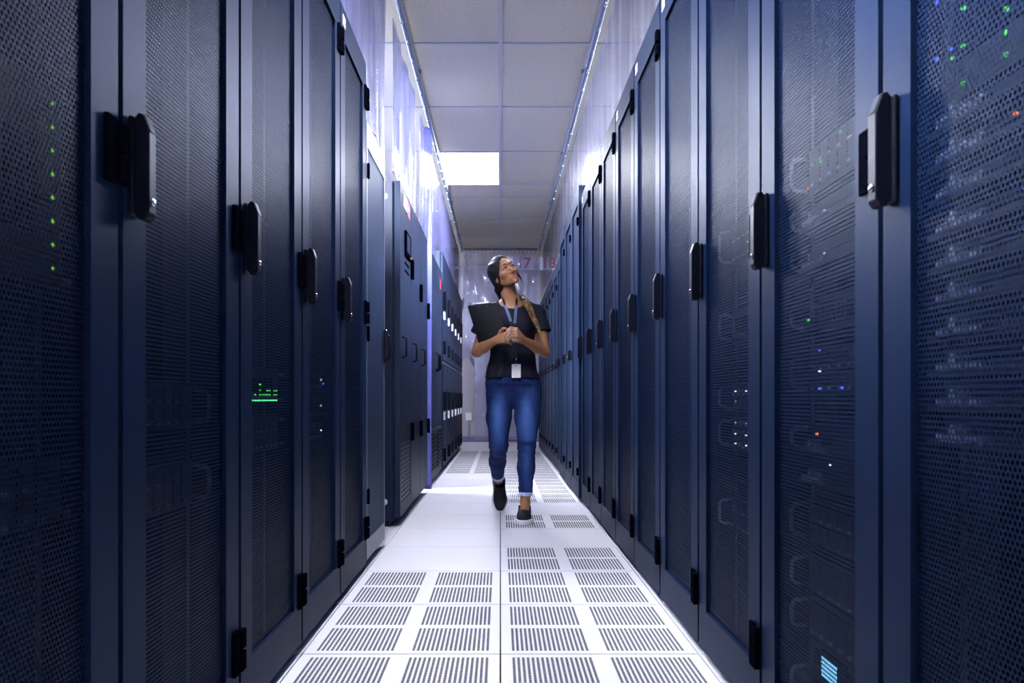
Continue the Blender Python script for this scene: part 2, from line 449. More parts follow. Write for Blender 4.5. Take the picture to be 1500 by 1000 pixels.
# slate rack on the left (shorter, perforated across its whole door)
def slate_rack():
    r = empty('slate_server_rack', (XL, 3.775, 0), PI/2, 'shorter slate-grey rack with a full perforated door, after the left mesh racks', 'server rack')
    w, h, d = .61, 2.07, 1.05
    b = MB(); b.box(.005, .03, .035, d, .03, h); b.box(w-.03, w-.005, .035, d, .03, h); b.box(.03, w-.03, .035, d, h-.03, h)
    b.box(.03, w-.03, .035, d, .03, .07); b.box(.03, w-.03, d-.02, d, .07, h-.03); b.box(.03, w-.03, .05, d-.03, 0, .03)
    b.box(.03, w-.03, .20, .22, .07, h-.03)
    b.build('cabinet_body', M['rack_dark'], r)
    D = MB(); s = .025
    D.box(.008, .008+s, 0, .03, .04, h-.004); D.box(w-.008-s, w-.008, 0, .03, .04, h-.004); D.box(.033, w-.033, 0, .03, h-.12, h-.004); D.box(.033, w-.033, 0, .03, .04, .13)
    do = D.build('door', M['greyrack'], r)
    m = MB(); m.box(.03, w-.03, .004, .006, .126, h-.116); m.build('mesh_panel', M['mesh_grey'], do)
    for z in (.30, 1.05, 1.80):
        q = MB(); q.bbox(.006, .03, -.012, -.001, z, z+.07, .003); q.build('hinge', M['hinge'], do)
    q = MB(); q.bbox(w-.06, w-.03, -.012, -.001, .97, 1.15, .004); q.tube([(w-.045, -.012, .99), (w-.045, -.03, 1.0), (w-.045, -.03, 1.11), (w-.045, -.012, 1.13)], .008, 8)
    ho = q.build('handle', M['handle'], r)
    l = MB(); l.ball((w-.045, -.014, 1.145), .006); l.build('lock_cylinder', M['chrome'], ho)
    s_ = MB(); s_.box(.10, .15, -.003, -.0008, h-.07, h-.035); s_.build('label_sticker', [M['white']], r)
slate_rack()

# cooling cabinet: one long unit, three doors, navy side panel
def cooling_unit():
    y0, L, h, d = 5.02, 1.88, 2.12, .9
    r = empty('cooling_unit', (-.612, y0, 0), PI/2, 'slate blue cooling cabinet with display, red label and low vent grille on the left', 'cooling unit')
    b = MB(); b.bbox(.02, L-.01, .035, d, .05, h, .006); b.box(.04, L-.03, .07, d-.05, 0, .05, 0)
    b.build('cabinet_body', M['cooler_side'], r)
    sp = MB(); sp.bbox(0, .02, .045, d-.02, .04, h-.005, .004)
    so = sp.build('side_panel', M['cooler_side'], r)
    for z in (2.02, .155):
        q = MB(); q.tube([(-.003, .095, z), (.002, .095, z)], .019, 18); q.build('round_sticker', M['white'], so)
    q = MB(); q.prism([(.10, .035), (.14, .035), (.12, .065)], 'x', -.002, .001); q.box(-.002, .001, .095, .145, .022, .028); q.build('floor_mark', M['white'], so)
    W = L/3
    for k in range(3):
        D = MB()
        if k == 0:
            D.box(.006, W-.006, 0, .034, .60, h-.004); D.box(.006, .05, 0, .034, .06, .60); D.box(W-.05, W-.006, 0, .034, .06, .60)
            D.box(.05, W-.05, 0, .034, .52, .60); D.box(.05, W-.05, 0, .034, .06, .14)
        else:
            D.bbox(k*W+.006, (k+1)*W-.006, 0, .034, .06, h-.004, .004)
        do = D.build('door', M['cooler'], r)
        if k == 0:
            v = MB(); v.box(.05, W-.05, .026, .030, .14, .52, 1)
            for i in range(13): v.box(.05, W-.05, .004, .018, .15+i*.0285, .165+i*.0285)
            for i in range(8): v.box(.07+i*.066, .084+i*.066, .002, .016, .14, .52)
            v.build('vent_grille', [M['alu'], M['under']], do)
            p = MB(); p.bbox(.22, .50, -.014, -.001, 1.70, 1.86, .003); p.build('display_bezel', M['hinge'], do)
            p = MB(); p.box(.24, .42, -.0165, -.0142, 1.73, 1.84); p.build('display', M['rack'], do)
            p = MB(); p.ball((.47, -.0145, 1.72), .006); p.build('status_light', M['led_orange'], do)
            for z in (1.60, 1.65): q = MB(); q.box(.24, .46, -.003, -.0008, z, z+.014); q.build('slot', M['hinge'], do)
            q = MB(); q.box(.16, .36, -.003, -.0008, 2.00, 2.085); q.box(.38, .52, -.003, -.0008, 1.985, 2.085, 1); q.box(.41, .49, -.004, -.003, 2.03, 2.05, 0)
            q.build('warning_label', [M['white'], M['red']], do)
        q = MB(); z = (1.60, 1.52, 1.45)[k]
        q.bbox((k+1)*W-.05, (k+1)*W+.0, -.022, -.001, z, z+.13, .004); q.build('hinge', M['hinge'], do)
        q = MB(); q.bbox((k+1)*W-.05, (k+1)*W+.0, -.022, -.001, .50, .62, .004); q.build('hinge', M['hinge'], do)
        q = MB(); x = k*W+.09
        q.tube([(x, -.001, 1.04), (x, -.028, 1.05), (x, -.028, 1.16), (x, -.001, 1.17)], .007, 8)
        q.build('handle', M['handle'], do)
cooling_unit()

def far_cabinet():
    y0, L, h, d = 7.16, 1.44, 2.10, .9
    r = empty('storage_cabinet', (-.612, y0, 0), PI/2, 'dark two-door cabinet behind the blue vinyl strip, before the lockers', 'cabinet')
    b = MB(); b.box(0, L, .032, d, .04, h); b.box(.02, L-.02, .07, d-.03, 0, .04); b.build('cabinet_body', M['cooler_side'], r)
    W = L/2
    for k in range(2):
        D = MB(); D.bbox(k*W+.006, (k+1)*W-.006, 0, .031, .05, h-.004, .004); do = D.build('door', M['cooler'], r)
        q = MB(); x = k*W+(W-.10 if k == 0 else .10); q.tube([(x, -.001, 1.05), (x, -.03, 1.07), (x, -.03, 1.2), (x, -.001, 1.22)], .009, 8); q.build('handle', M['handle'], do)
        q = MB(); q.box(k*W+.08, (k+1)*W-.08, -.003, -.0008, .12, .52)
        for i in range(10): q.box(k*W+.08, (k+1)*W-.08, -.010, -.003, .13+i*.038, .145+i*.038, 1)
        q.build('vent_grille', [M['under'], M['cooler']], do)
    q = MB(); q.box(1.16, 1.28, -.003, -.0008, 1.90, 2.0); q.build('warning_label', M['red'], r)
far_cabinet()

def lockers():
    y0, n, W, h, d = 8.66, 6, .735, 2.34, .6
    L = n*W
    r = empty('locker_bank', (-.606, y0, 0), PI/2, 'two-tier bank of dark lockers with white tags at the far left of the aisle', 'lockers')
    b = MB(); b.box(0, L, .03, d, .05, h); b.box(.02, L-.02, .06, d-.03, 0, .05); b.box(-.002, L, .004, .03, 1.155, 1.185, 1)
    b.build('cabinet_body', [M['cooler_side'], M['alu']], r)
    for k in range(n):
        for (z0, z1, zl) in ((.06, 1.145, .56), (1.195, h-.01, 1.62)):
            D = MB(); D.bbox(k*W+.012, (k+1)*W-.012, 0, .029, z0, z1, .005); do = D.build('door', M['cooler'], r)
            q = MB(); q.bbox(k*W+.05, k*W+.11, -.035, -.001, zl+.10, zl+.30, .006); q.build('handle', M['handle'], do)
            q = MB(); q.bbox(k*W+.055, k*W+.105, -.03, -.001, z0+.06, z0+.20, .004); q.build('latch', M['handle'], do)
            q = MB(); q.bbox(k*W+.05, k*W+.12, -.02, -.001, zl, zl+.085, .004); q.build('name_tag', M['white'], do)
lockers()

# ------------------------------------------------------------------ equipment inside the racks
def server(side, y0, z, hh, style, label, group, lights=(), w=.44, yoff=.085, handles=True, name='server'):
    """rack unit; local x across the rack from the viewer's left, front at y=yoff behind the door"""
    if side > 0: r = empty(name, (XR, y0+.61, z), -PI/2, label, 'server', group)
    else: r = empty(name, (XL, y0, z), PI/2, label, 'server', group)
    c = .305; x0, x1 = c-w/2, c+w/2
    y = yoff+.021
    b = MB(); b.box(x0, x1, y+.006, y+.55, .001, hh-.002); ch = b.build('chassis', M['rack_dark'], r)
    f = MB()
    if style == 'drives':
        f.bbox(x0, x1, y, y+.006, .001, hh-.002, .0015); n = 8; rows = max(1, int(hh/.045))
        for j in range(rows):
            for i in range(n):
                u0 = x0+.03+i*(w-.06)/n; zz = .006+j*(hh-.012)/rows
                f.box(u0+.002, u0+(w-.06)/n-.002, y-.006, y, zz, zz+(hh-.012)/rows-.004)
                f.box(u0+.008, u0+.024, y-.010, y-.006, zz+.005, zz+.011, 1)
    elif style == 'blade':
        f.bbox(x0, x1, y-.004, y+.006, .001, hh*.55, .002)
        f.box(x0+.02, x1-.02, y-.03, y-.004, .004, .010)
        for i in range(10): f.box(x0+.05+i*.012, x0+.057+i*.012, y-.034, y-.02, .010, .020, 1)
        f.box(x0+.085, x0+.10, y-.034, y-.01, .010, .034, 1)
    else:
        f.bbox(x0, x1, y, y+.006, .001, hh-.002, .0015)
        for i in range(12):
            f.box(x0+.04+i*.028, x0+.06+i*.028, y-.003, y, hh*.25, hh*.7, 1)
    f.build('face_plate', [M['blade'] if style == 'blade' else M['server'], M['pull'] if style != 'ports' else M['hinge']], r)
    if handles and hh > .06:
        for x in (x0-.006, x1+.006):
            q = MB(); q.tube([(x, y, .012), (x, y-.030, .016), (x, y-.036, .026), (x, y-.036, hh-.028), (x, y-.030, hh-.018), (x, y, hh-.014)], .0045, 8)
            q.build('pull_handle', M['pull'], r)
    for (u, dz, col) in lights:
        q = MB(); q.ball((x0+u, y-.012, dz), .0032, nu=8, nv=6); q.build('status_light', M[col], r)
    return r

GR = 'rack units behind the mesh door, %s'
# right edge rack: narrow blades with connectors
yr = Y0-.61
for i in range(10):
    z = .715+.05*i
    li = [(.22, .032, 'led_blue')] if i in (2, 3, 5, 6) else ([(.20, .03, 'led_orange')] if i == 8 else [])
    server(1, yr, z, .048, 'blade', 'flat blade unit in the right edge rack, %s from the bottom of its stack' % ('lowest' if i == 0 else ORD[i]), GR % 'right edge rack', li, name='blade_server', yoff=.03)
server(1, yr, 1.217, .23, 'ports', 'tall unit with scattered green and blue lights in the right edge rack', GR % 'right edge rack',
       [(.082, .064, 'led_green'), (.082, .012, 'led_green'), (.054, .060, 'led_green'), (.050, .073, 'led_blue'), (.18, .040, 'led_green'), (.18, .012, 'led_green'), (.012, .16, 'led_blue'), (.012, .075, 'led_blue'), (.082, .118, 'led_green'), (.18, .07, 'led_green')], handles=False, name='network_switch', yoff=.03)
def stack(side, y0, spec, where, group, yoff=.06):
    for i, (z, hh, st, li, desc) in enumerate(spec):
        server(side, y0, z, hh, st, '%s in the %s' % (desc, where), group, li, yoff=yoff)
stack(1, Y0, [
    (.10, .10, 'ports', [], 'low blank unit at the very bottom'),
    (.262, .088, 'drives', [], 'drive unit just above the lit blue screen'),
    (.357, .088, 'drives', [], 'drive unit second above the lit blue screen'),
    (.466, .10, 'drives', [], 'drive unit third above the lit blue screen'),
    (.60, .06, 'blade', [(.15, .05, 'led_white')], 'shallow tray under the orange light'),
    (.665, .07, 'blade', [(.08, .045, 'led_orange')], 'shallow tray with the orange light'),
    (.795, .10, 'drives', [(.094, .095, 'led_blue'), (.094, .012, 'led_blue'), (.21, .012, 'led_blue'), (.094, .05, 'led_white')], 'drive unit with blue lights and a big handle'),
    (.93, .08, 'ports', [(.03, .03, 'led_green')], 'narrow unit above the drive unit with blue lights'),
    (1.06, .07, 'blade', [(.12, .03, 'led_white')], 'shallow tray at chest height'),
    (1.15, .07, 'blade', [(.12, .03, 'led_white')], 'shallow tray second at chest height'),
    (1.24, .10, 'drives', [(.10, .05, 'led_green'), (.20, .08, 'led_green'), (.03, .01, 'led_orange')], 'topmost unit with an orange light'),
], 'second rack on the right', GR % 'second right rack')
lcd = server(1, Y0, .19, .068, 'ports', 'unit with a lit blue screen low in the second rack on the right', GR % 'second right rack', handles=False, name='storage_controller', yoff=.06)
q = MB(); q.bbox(.185, .300, .065, .0795, .006, .064, .003); q.build('screen_bezel', M['hinge'], lcd)
q = MB(); q.box(.206, .280, .0625, .0647, .014, .056); q.build('screen', M['lcd'], lcd)
stack(1, Y0+.61, [
    (.635, .10, 'drives', [(.077, .02, 'led_white'), (.18, .02, 'led_white'), (.077, .05, 'led_white'), (.18, .05, 'led_white'), (.077, .08, 'led_white'), (.18, .08, 'led_white')], 'drive unit with the lower white light pattern'),
    (.745, .09, 'drives', [(.077, .032, 'led_white'), (.077, .061, 'led_white'), (.18, .061, 'led_white')], 'drive unit with the upper white light pattern'),
    (.95, .10, 'ports', [(.30, .05, 'led_white')], 'narrow unit with a single white light'),
    (1.18, .12, 'drives', [(.19, .04, 'led_green')], 'topmost drive unit'),
    (.40, .10, 'drives', [], 'lowest drive unit'),
], 'third rack on the right', GR % 'third right rack')
# left racks
stack(-1, 1.332-.61, [
    (.95, .30, 'ports', [(.395, z, 'led_dim') for z in (.025, .06, .095, .130, .164, .199, .233, .268)], 'tall unit with a column of green lights'),
    (.60, .10, 'drives', [], 'dark drive unit below the green lights'),
], 'rack at the left edge', GR % 'left edge rack', .03)
stack(-1, 1.332, [
    (.72, .10, 'drives', [], 'dark drive unit at waist height'),
    (.55, .10, 'drives', [], 'dark drive unit at knee height'),
], 'second rack on the left', GR % 'second left rack')
gl = []
for i in range(12):
    for j in range(1+int(4*rng.random())):
        gl.append((.12+i*.023, .008+j*.015, 'led_teal' if j == 0 else ('led_green' if rng.random() < .6 else 'led_teal')))
stack(-1, 1.332+.61, [
    (.772, .10, 'ports', gl, 'network unit with a patch of green lights'),
    (.64, .10, 'drives', [], 'drive unit under the patch of green lights'),
], 'third rack on the left', GR % 'third left rack', .03)
stack(-1, 1.332+1.22, [
    (.64, .06, 'ports', [(.363, .03, 'led_white')], 'lowest of three single-light units'),
    (.73, .06, 'ports', [(.363, .03, 'led_white')], 'middle of three single-light units'),
    (.82, .06, 'ports', [(.363, .034, 'led_white'), (.40, .02, 'led_blue')], 'topmost of three single-light units'),
], 'fourth rack on the left', GR % 'fourth left rack', .03)

# ------------------------------------------------------------------ curtain rails and vinyl curtains
def rail(pts_a, pts_b, label, nh):
    a, b = Vector(pts_a), Vector(pts_b)
    r = empty('curtain_rail', a, 0, label, 'curtain rail', 'curtain rails under the ceiling')
    d = b-a; L = d.length; u = d.normalized()
    q = MB(); q.tube([Vector((0, 0, 0)), d], .019, 12); q.build('track', M['railc'], r)
    proto_ = None
    for i in range(nh):
        p = u*(L*(i+.5)/nh)
        if proto_ is None:
            k = MB(); k.tube([(0, 0, .016), (0, 0, -.035)], .004, 6); k.ball((0, 0, -.035), .011, nu=8, nv=6); proto_ = k.build('hook', M['bead'], r); o = proto_
        else: o = proto_.copy(); COL.objects.link(o); o.parent = r
        o.location = p
    n = max(2, int(L/2.4)+1)
    for i in range(n):
        p = u*(L*(i+.5)/n)
        k = MB(); k.box(-.014, .014, -.014, .014, .010, HZ-a.z-.009); k.box(-.028, .028, -.028, .028, HZ-a.z-.014, HZ-a.z-.009); o = k.build('ceiling_bracket', M['railc'], r); o.location = p
RZ = 3.145
rail((-.607, 1.0, RZ), (-.607, 13.1, RZ), 'metal rail under the ceiling holding the left vinyl curtains', 40)
rail((.622, 1.0, RZ), (.622, 13.1, RZ), 'metal rail under the ceiling holding the right vinyl curtain', 36)
rail((-.585, 13.155, 3.17), (.59, 13.155, 3.17), 'cross rail at the far end holding the end curtain', 18)

def sheet(name, mat, u0, u1, ztop, zbot, off, label, cat, group=None, axis='y', pos=0.0, nu=120, nz=30, hem=None):
    """curtain: u runs along the rail; off(u,t) is the sideways fold offset (t 0 top..1 bottom); zbot(u) lower edge"""
    q = MB(); vs = []; fs = []
    for j in range(nz+1):
        for i in range(nu+1):
            u = u0+(u1-u0)*i/nu; t = j/nz
            z = ztop+(zbot(u)-ztop)*t; s = pos+off(u, t)
            vs.append((s, u, z) if axis == 'y' else (u, s, z))
    for j in range(nz):
        for i in range(nu):
            a = j*(nu+1)+i; fs.append((a, a+1, a+nu+2, a+nu+1))
    q.add(vs, fs, 0, True)
    c = (pos, (u0+u1)/2, ztop) if axis == 'y' else ((u0+u1)/2, pos, ztop)
    q.v = [(a[0]-c[0], a[1]-c[1], a[2]-c[2]) for a in q.v]
    o = q.build(name, mat, None, c)
    sd = o.modifiers.new('thickness', 'SOLIDIFY'); sd.thickness = .0015
    return tag(o, label, cat, group)

def folds(seed, a0, a1, n=5, lo=4, hi=22):
    r = random.Random(seed); ks = [(r.uniform(lo, hi), r.uniform(0, 6.28), r.uniform(.3, 1)) for _ in range(n)]
    tot = sum(k[2] for k in ks)
    def f(u, t):
        s = sum(c*math.sin(k*u+p+.6*math.sin(3*t+p)) for k, p, c in ks)/tot
        return s*(a0+(a1-a0)*t)
    return f
CZ = RZ-.035
def zb1(y):
    if y < 3.80: return 2.335
    if y < 3.95: return 2.335-(y-3.80)/.15*.225
    return 2.10+.04*math.sin((y-3.95)*3)
GL_ = 'vinyl curtains hanging along the left rail'
fo1 = folds(1, .015, .045)
c1 = sheet('vinyl_curtain', M['vinyl'], 1.2, 4.80, CZ, zb1, fo1, 'nearest lavender vinyl curtain on the left, hanging beside the ceiling rail', 'curtain', GL_, pos=-.668, nu=240)
q = MB(); q.tube([(fo1(3.98+.8*i/40, 1), 3.98+.8*i/40-3.0, zb1(3.98+.8*i/40)-CZ) for i in range(41)], .006, 6); q.build('hem', M['hem'], c1)
sheet('vinyl_curtain', M['vinyl'], 5.02, 6.25, CZ, lambda y: 2.16+.02*math.sin(y*5), folds(2, .012, .04), 'middle lavender vinyl curtain over the cooling cabinet on the left', 'curtain', GL_, pos=-.66, nu=140)
sheet('vinyl_curtain', M['vinyl'], 6.72, 13.05, CZ, lambda y: (2.17 if y < 8.3 else 2.37), folds(3, .012, .035), 'far lavender vinyl curtain on the left, above the lockers', 'curtain', GL_, pos=-.655, nu=300)
sheet('vinyl_curtain', M['vinyl_flat'], 1.2, 13.05, CZ, lambda y: 2.335 if y < 6.1 else 2.43, folds(4, .006, .022, 4, 1.5, 7), 'long taut lavender vinyl curtain above the right rack row', 'curtain', pos=.668, nu=300)
def endoff(u, t):
    s = .018*math.sin(17*u+2.1*math.sin(4*t))+.012*math.sin(31*u+1+3*t)+.03*t*math.sin(8*u+5*t)+.02*math.sin(6*t+9*u)*t+.028*t*math.sin(15*t+6*u)+.014*math.sin(22*t-9*u)
    return s
sheet('vinyl_curtain', M['vinyl_end'], -.63, .64, 3.14, lambda x: .12 if x > -.42 else 1.35+.1*math.sin(20*x), endoff, 'crumpled clear vinyl curtain closing off the far end of the aisle', 'curtain', axis='x', pos=13.24, nu=160, nz=120)
sheet('vinyl_strip', M['vinyl_blue'], -.648, -.585, 3.10, lambda x: .015, lambda u, t: .012*math.sin(40*u+3*t)+.01*math.sin(5*t), 'blue-tinted vinyl strip falling to the floor past the cooling cabinet', 'curtain strip', axis='x', pos=7.02, nu=10, nz=60)

# ------------------------------------------------------------------ far end: signs, outlet
def text_mesh(body, size, name, mat, parent, loc):
    cu = bpy.data.curves.new(name, 'FONT'); cu.body = body; cu.size = size; cu.extrude = .003; cu.align_x = 'CENTER'; cu.align_y = 'CENTER'; cu.offset = size*.018
    t = bpy.data.objects.new('tmp', cu); COL.objects.link(t)
    dg = bpy.context.evaluated_depsgraph_get(); me = bpy.data.meshes.new_from_object(t.evaluated_get(dg))
    bpy.data.objects.remove(t)
    for v in me.vertices: v.co = (v.co.x, -v.co.z, v.co.y)
    me.materials.clear(); me.materials.append(mat)
    o = bpy.data.objects.new(name, me); COL.objects.link(o); o.parent = parent; o.location = loc
    return o
for (x, s, lb) in ((.385, '17', 'white hanging sign with the red number 17 beyond the end curtain'), (.80, '18', 'white hanging sign with the red number 18 at the far right')):
    r = empty('row_sign', (x, 13.62, 3.02), 0, lb, 'sign', 'red numbered row signs')
    q = MB(); q.bbox(-.17, .17, -.008, .008, -.11, .11, .003); q.build('board', M['sign'], r)
    for a in (-.14, .14):
        q = MB(); q.tube([(a, 0, .108), (a, 0, HZ-3.02-.009)], .003, 6); q.build('hanger', M['bead'], r)
    text_mesh(s, .235, 'number', M['red'], r, (0, -.0095, 0))
r = empty('electrical_outlet', (-.575, 14.95, .46), 0, 'pale outlet box with a conduit on the far wall beside the lockers', 'outlet')
q = MB(); q.bbox(-.055, .055, -.05, -.001, -.07, .07, .006); q.build('box', M['lamp_frame'], r)
q = MB(); q.tube([(0, -.025, -.07), (0, -.025, -.355)], .012, 10); q.build('conduit', M['railc'], r)

# ------------------------------------------------------------------ person : smooth blended solids -> one surface per piece
def A_(p): return np.asarray(p, dtype=np.float32)
def rc(P, a, b, ra, rb):
    a, b = A_(a), A_(b); ba = b-a
    t = np.clip(((P-a)@ba)/max(float(ba@ba), 1e-9), 0, 1)
    return np.linalg.norm(P-a-t[:, None]*ba, axis=1)-(ra+(rb-ra)*t)
def ell(P, c, r, R=None):
    q = P-A_(c)
    if R is not None: q = q@R
    r = A_(r)
    k0 = np.linalg.norm(q/r, axis=1); k1 = np.linalg.norm(q/(r*r), axis=1)
    return k0*(k0-1)/np.maximum(k1, 1e-6)
def smin(a, b, k):
    h = np.maximum(k-np.abs(a-b), 0)/k
    return np.minimum(a, b)-h*h*k*.25
def smax(a, b, k): return -smin(-a, -b, k)
def su(ds, k):
    d = ds[0]
    for e in ds[1:]: d = smin(d, e, k)
    return d
def chain(P, pts, rs, k=.004):
    return su([rc(P, pts[i], pts[i+1], rs[i], rs[i+1]) for i in range(len(pts)-1)], k)
def near(P, lo, hi, fn):
    """evaluate fn only inside a box, far value outside"""
    lo, hi = A_(lo), A_(hi)
    dd = np.linalg.norm(np.maximum(np.maximum(lo-P, P-hi), 0), axis=1)
    out = dd+.03
    m = dd < .03
    if m.any(): out[m] = fn(P[m])
    return out

def surface(f, lo, hi, h):
    """surface nets over a sparse block grid"""
    lo, hi = A_(lo), A_(hi); B = 8
    nb = np.ceil((hi-lo)/(h*B)).astype(int); n = nb*B+1
    gx = [np.arange(k) for k in nb]
    bi = np.stack(np.meshgrid(*gx, indexing='ij'), -1).reshape(-1, 3)
    cen = (lo+(bi+.5)*h*B).astype(np.float32)
    d = f(cen); act = bi[np.abs(d) < h*B*.87*1.5+.006]
    V = np.full(tuple(n), 1.0, np.float32)
    # sign of empty blocks
    sgn = np.where(d < 0, -1.0, 1.0).astype(np.float32).reshape(tuple(nb))
    V[:-1, :-1, :-1] = np.kron(sgn, np.ones((B, B, B), np.float32))
    off = np.stack(np.meshgrid(*[np.arange(B+1)]*3, indexing='ij'), -1).reshape(-1, 3)
    for s in range(0, len(act), 400):
        idx = (act[s:s+400, None, :]*B+off[None]).reshape(-1, 3)
        V[idx[:, 0], idx[:, 1], idx[:, 2]] = f((lo+idx*h).astype(np.float32))
    S = V < 0
    m = np.zeros(tuple(n-1), np.int8)
    for a in (0, 1):
        for b in (0, 1):
            for c_ in (0, 1): m += S[a:n[0]-1+a, b:n[1]-1+b, c_:n[2]-1+c_]
    cells = np.argwhere((m > 0) & (m < 8))
    vid = np.full(tuple(n-1), -1, np.int32); vid[tuple(cells.T)] = np.arange(len(cells))
    acc = np.zeros((len(cells), 3), np.float64); cnt = np.zeros(len(cells))
    cor = [(a, b, c_) for a in (0, 1) for b in (0, 1) for c_ in (0, 1)]
    for i in range(8):
        for ax in range(3):
            if cor[i][ax]: continue
            j = list(cor[i]); j[ax] = 1
            p, q = cells+cor[i], cells+j
            v0, v1 = V[tuple(p.T)], V[tuple(q.T)]
            x = (v0 < 0) != (v1 < 0)
            t = v0[x]/(v0[x]-v1[x])
            pos = p[x].astype(np.float64); pos[:, ax] += t
            acc[x] += pos; cnt[x] += 1
    verts = lo+acc/np.maximum(cnt, 1)[:, None]*h
    faces = []
    for ax in range(3):
        b, c_ = [(1, 2), (2, 0), (0, 1)][ax]
        sl0 = [slice(None)]*3; sl1 = [slice(None)]*3
        sl0[ax] = slice(0, -1); sl1[ax] = slice(1, None)
        x = np.argwhere(S[tuple(sl0)] != S[tuple(sl1)])
        x = x[(x[:, b] > 0) & (x[:, c_] > 0) & (x[:, b] < n[b]-1) & (x[:, c_] < n[c_]-1)]
        ib = np.zeros(3, int); ib[b] = 1; ic = np.zeros(3, int); ic[c_] = 1
        q = np.stack([vid[tuple((x-ib-ic).T)], vid[tuple((x-ic).T)], vid[tuple(x.T)], vid[tuple((x-ib).T)]], 1)
        fl_ = ~S[tuple(x.T)]
        q[fl_] = q[fl_][:, ::-1]
        faces.append(q)
    F = np.concatenate(faces); F = F[(F >= 0).all(1)]
    return verts, F

ROOT = Vector((.085, 5.40, 0))
def sdf_object(name, f, lo, hi, h, mat, parent, smooth_it=2, origin=ROOT, attrs=None):
    v, F = surface(f, lo, hi, h)
    v = v-np.array(origin)
    me = bpy.data.meshes.new(name)
    me.vertices.add(len(v)); me.vertices.foreach_set('co', v.astype(np.float32).ravel())
    me.loops.add(F.size); me.loops.foreach_set('vertex_index', F.astype(np.int32).ravel())
    me.polygons.add(len(F)); me.polygons.foreach_set('loop_start', np.arange(len(F), dtype=np.int32)*4)
    me.update(calc_edges=True); me.validate()
    me.polygons.foreach_set('use_smooth', np.ones(len(me.polygons), bool))
    # relax, and drop crumbs
    bm = bmesh.new(); bm.from_mesh(me)
    seen = set(); isl = []
    bm.verts.ensure_lookup_table()
    for s0 in bm.verts:
        if s0.index in seen: continue
        st = [s0]; comp = []; seen.add(s0.index)
        while st:
            a = st.pop(); comp.append(a)
            for e in a.link_edges:
                b = e.other_vert(a)
                if b.index not in seen: seen.add(b.index); st.append(b)
        isl.append(comp)
    if len(isl) > 1:
        big = max(len(c_) for c_ in isl)
        kill = [a for c_ in isl if len(c_) < big*.5 for a in c_]
        if kill: bmesh.ops.delete(bm, geom=kill, context='VERTS')
    for _ in range(smooth_it): bmesh.ops.smooth_vert(bm, verts=bm.verts, factor=.4, use_axis_x=True, use_axis_y=True, use_axis_z=True)
    bmesh.ops.recalc_face_normals(bm, faces=bm.faces)
    bm.to_mesh(me); bm.free()
    if attrs:
        co_ = np.empty(len(me.vertices)*3, np.float32); me.vertices.foreach_get('co', co_); W = co_.reshape(-1, 3)+np.array(origin, dtype=np.float32)
        for an, fn in attrs.items():
            at = me.attributes.new(an, 'FLOAT', 'POINT'); at.data.foreach_set('value', fn(W).astype(np.float32))
    me.materials.append(mat); me.update()
    o = bpy.data.objects.new(name, me); COL.objects.link(o); o.parent = parent
    return o

# ---- joints (metres, world)
SH_R, EL_R, WR_R = (-.072, 5.36, 1.342), (-.150, 5.305, 1.090), (-.026, 5.118, 1.150)
SH_L, EL_L, WR_L = (.238, 5.36, 1.342), (.284, 5.310, 1.088), (.144, 5.125, 1.150)
NECK0, NECK1 = (.082, 5.372, 1.36), (.040, 5.335, 1.53)
EX = A_((.80, .50, .33)); EX = EX/np.linalg.norm(EX)
EZ = A_((-.47, .18, .86)); EZ = EZ-EX*(EX@EZ); EZ = EZ/np.linalg.norm(EZ)
EF = np.cross(EX, EZ)
HCN = A_((.024, 5.312, 1.592))
HR = np.stack([EX, EF, EZ], 1).astype(np.float32)       # columns: right, forward, up
def head_local(P): return (P-HCN)@HR
def head_world(p): return A_(p)@HR.T+HCN

def interp(z, tab):
    zs_ = [t[0] for t in tab]
    return [np.interp(z, zs_, [t[k] for t in tab]) for k in range(1, len(tab[0]))]
# z, cx, half width, cy, half depth
TORSO = [(.90, .078, .182, 5.375, .128), (.95, .077, .170, 5.372, .120), (1.02, .077, .153, 5.370, .106), (1.08, .077, .144, 5.368, .100), (1.15, .078, .143, 5.362, .104),
         (1.21, .079, .149, 5.355, .118), (1.26, .080, .154, 5.350, .124), (1.31, .081, .156, 5.355, .112), (1.36, .082, .140, 5.362, .088), (1.41, .082, .100, 5.370, .066), (1.45, .082, .06, 5.372, .055)]
def torso(P, inset=0.0, zlo=.84):
    z = P[:, 2]; cx, w_, cy, d_ = interp(z, TORSO)
    w_ = w_-inset; d_ = d_-inset
    x, y = (P[:, 0]-cx)/w_, (P[:, 1]-cy)/d_
    r = (np.abs(x)**2.3+np.abs(y)**2.3)**(1/2.3)
    d = (r-1)*np.minimum(w_, d_)
    return smax(smax(d, z-1.44, .03), zlo-z, .02)

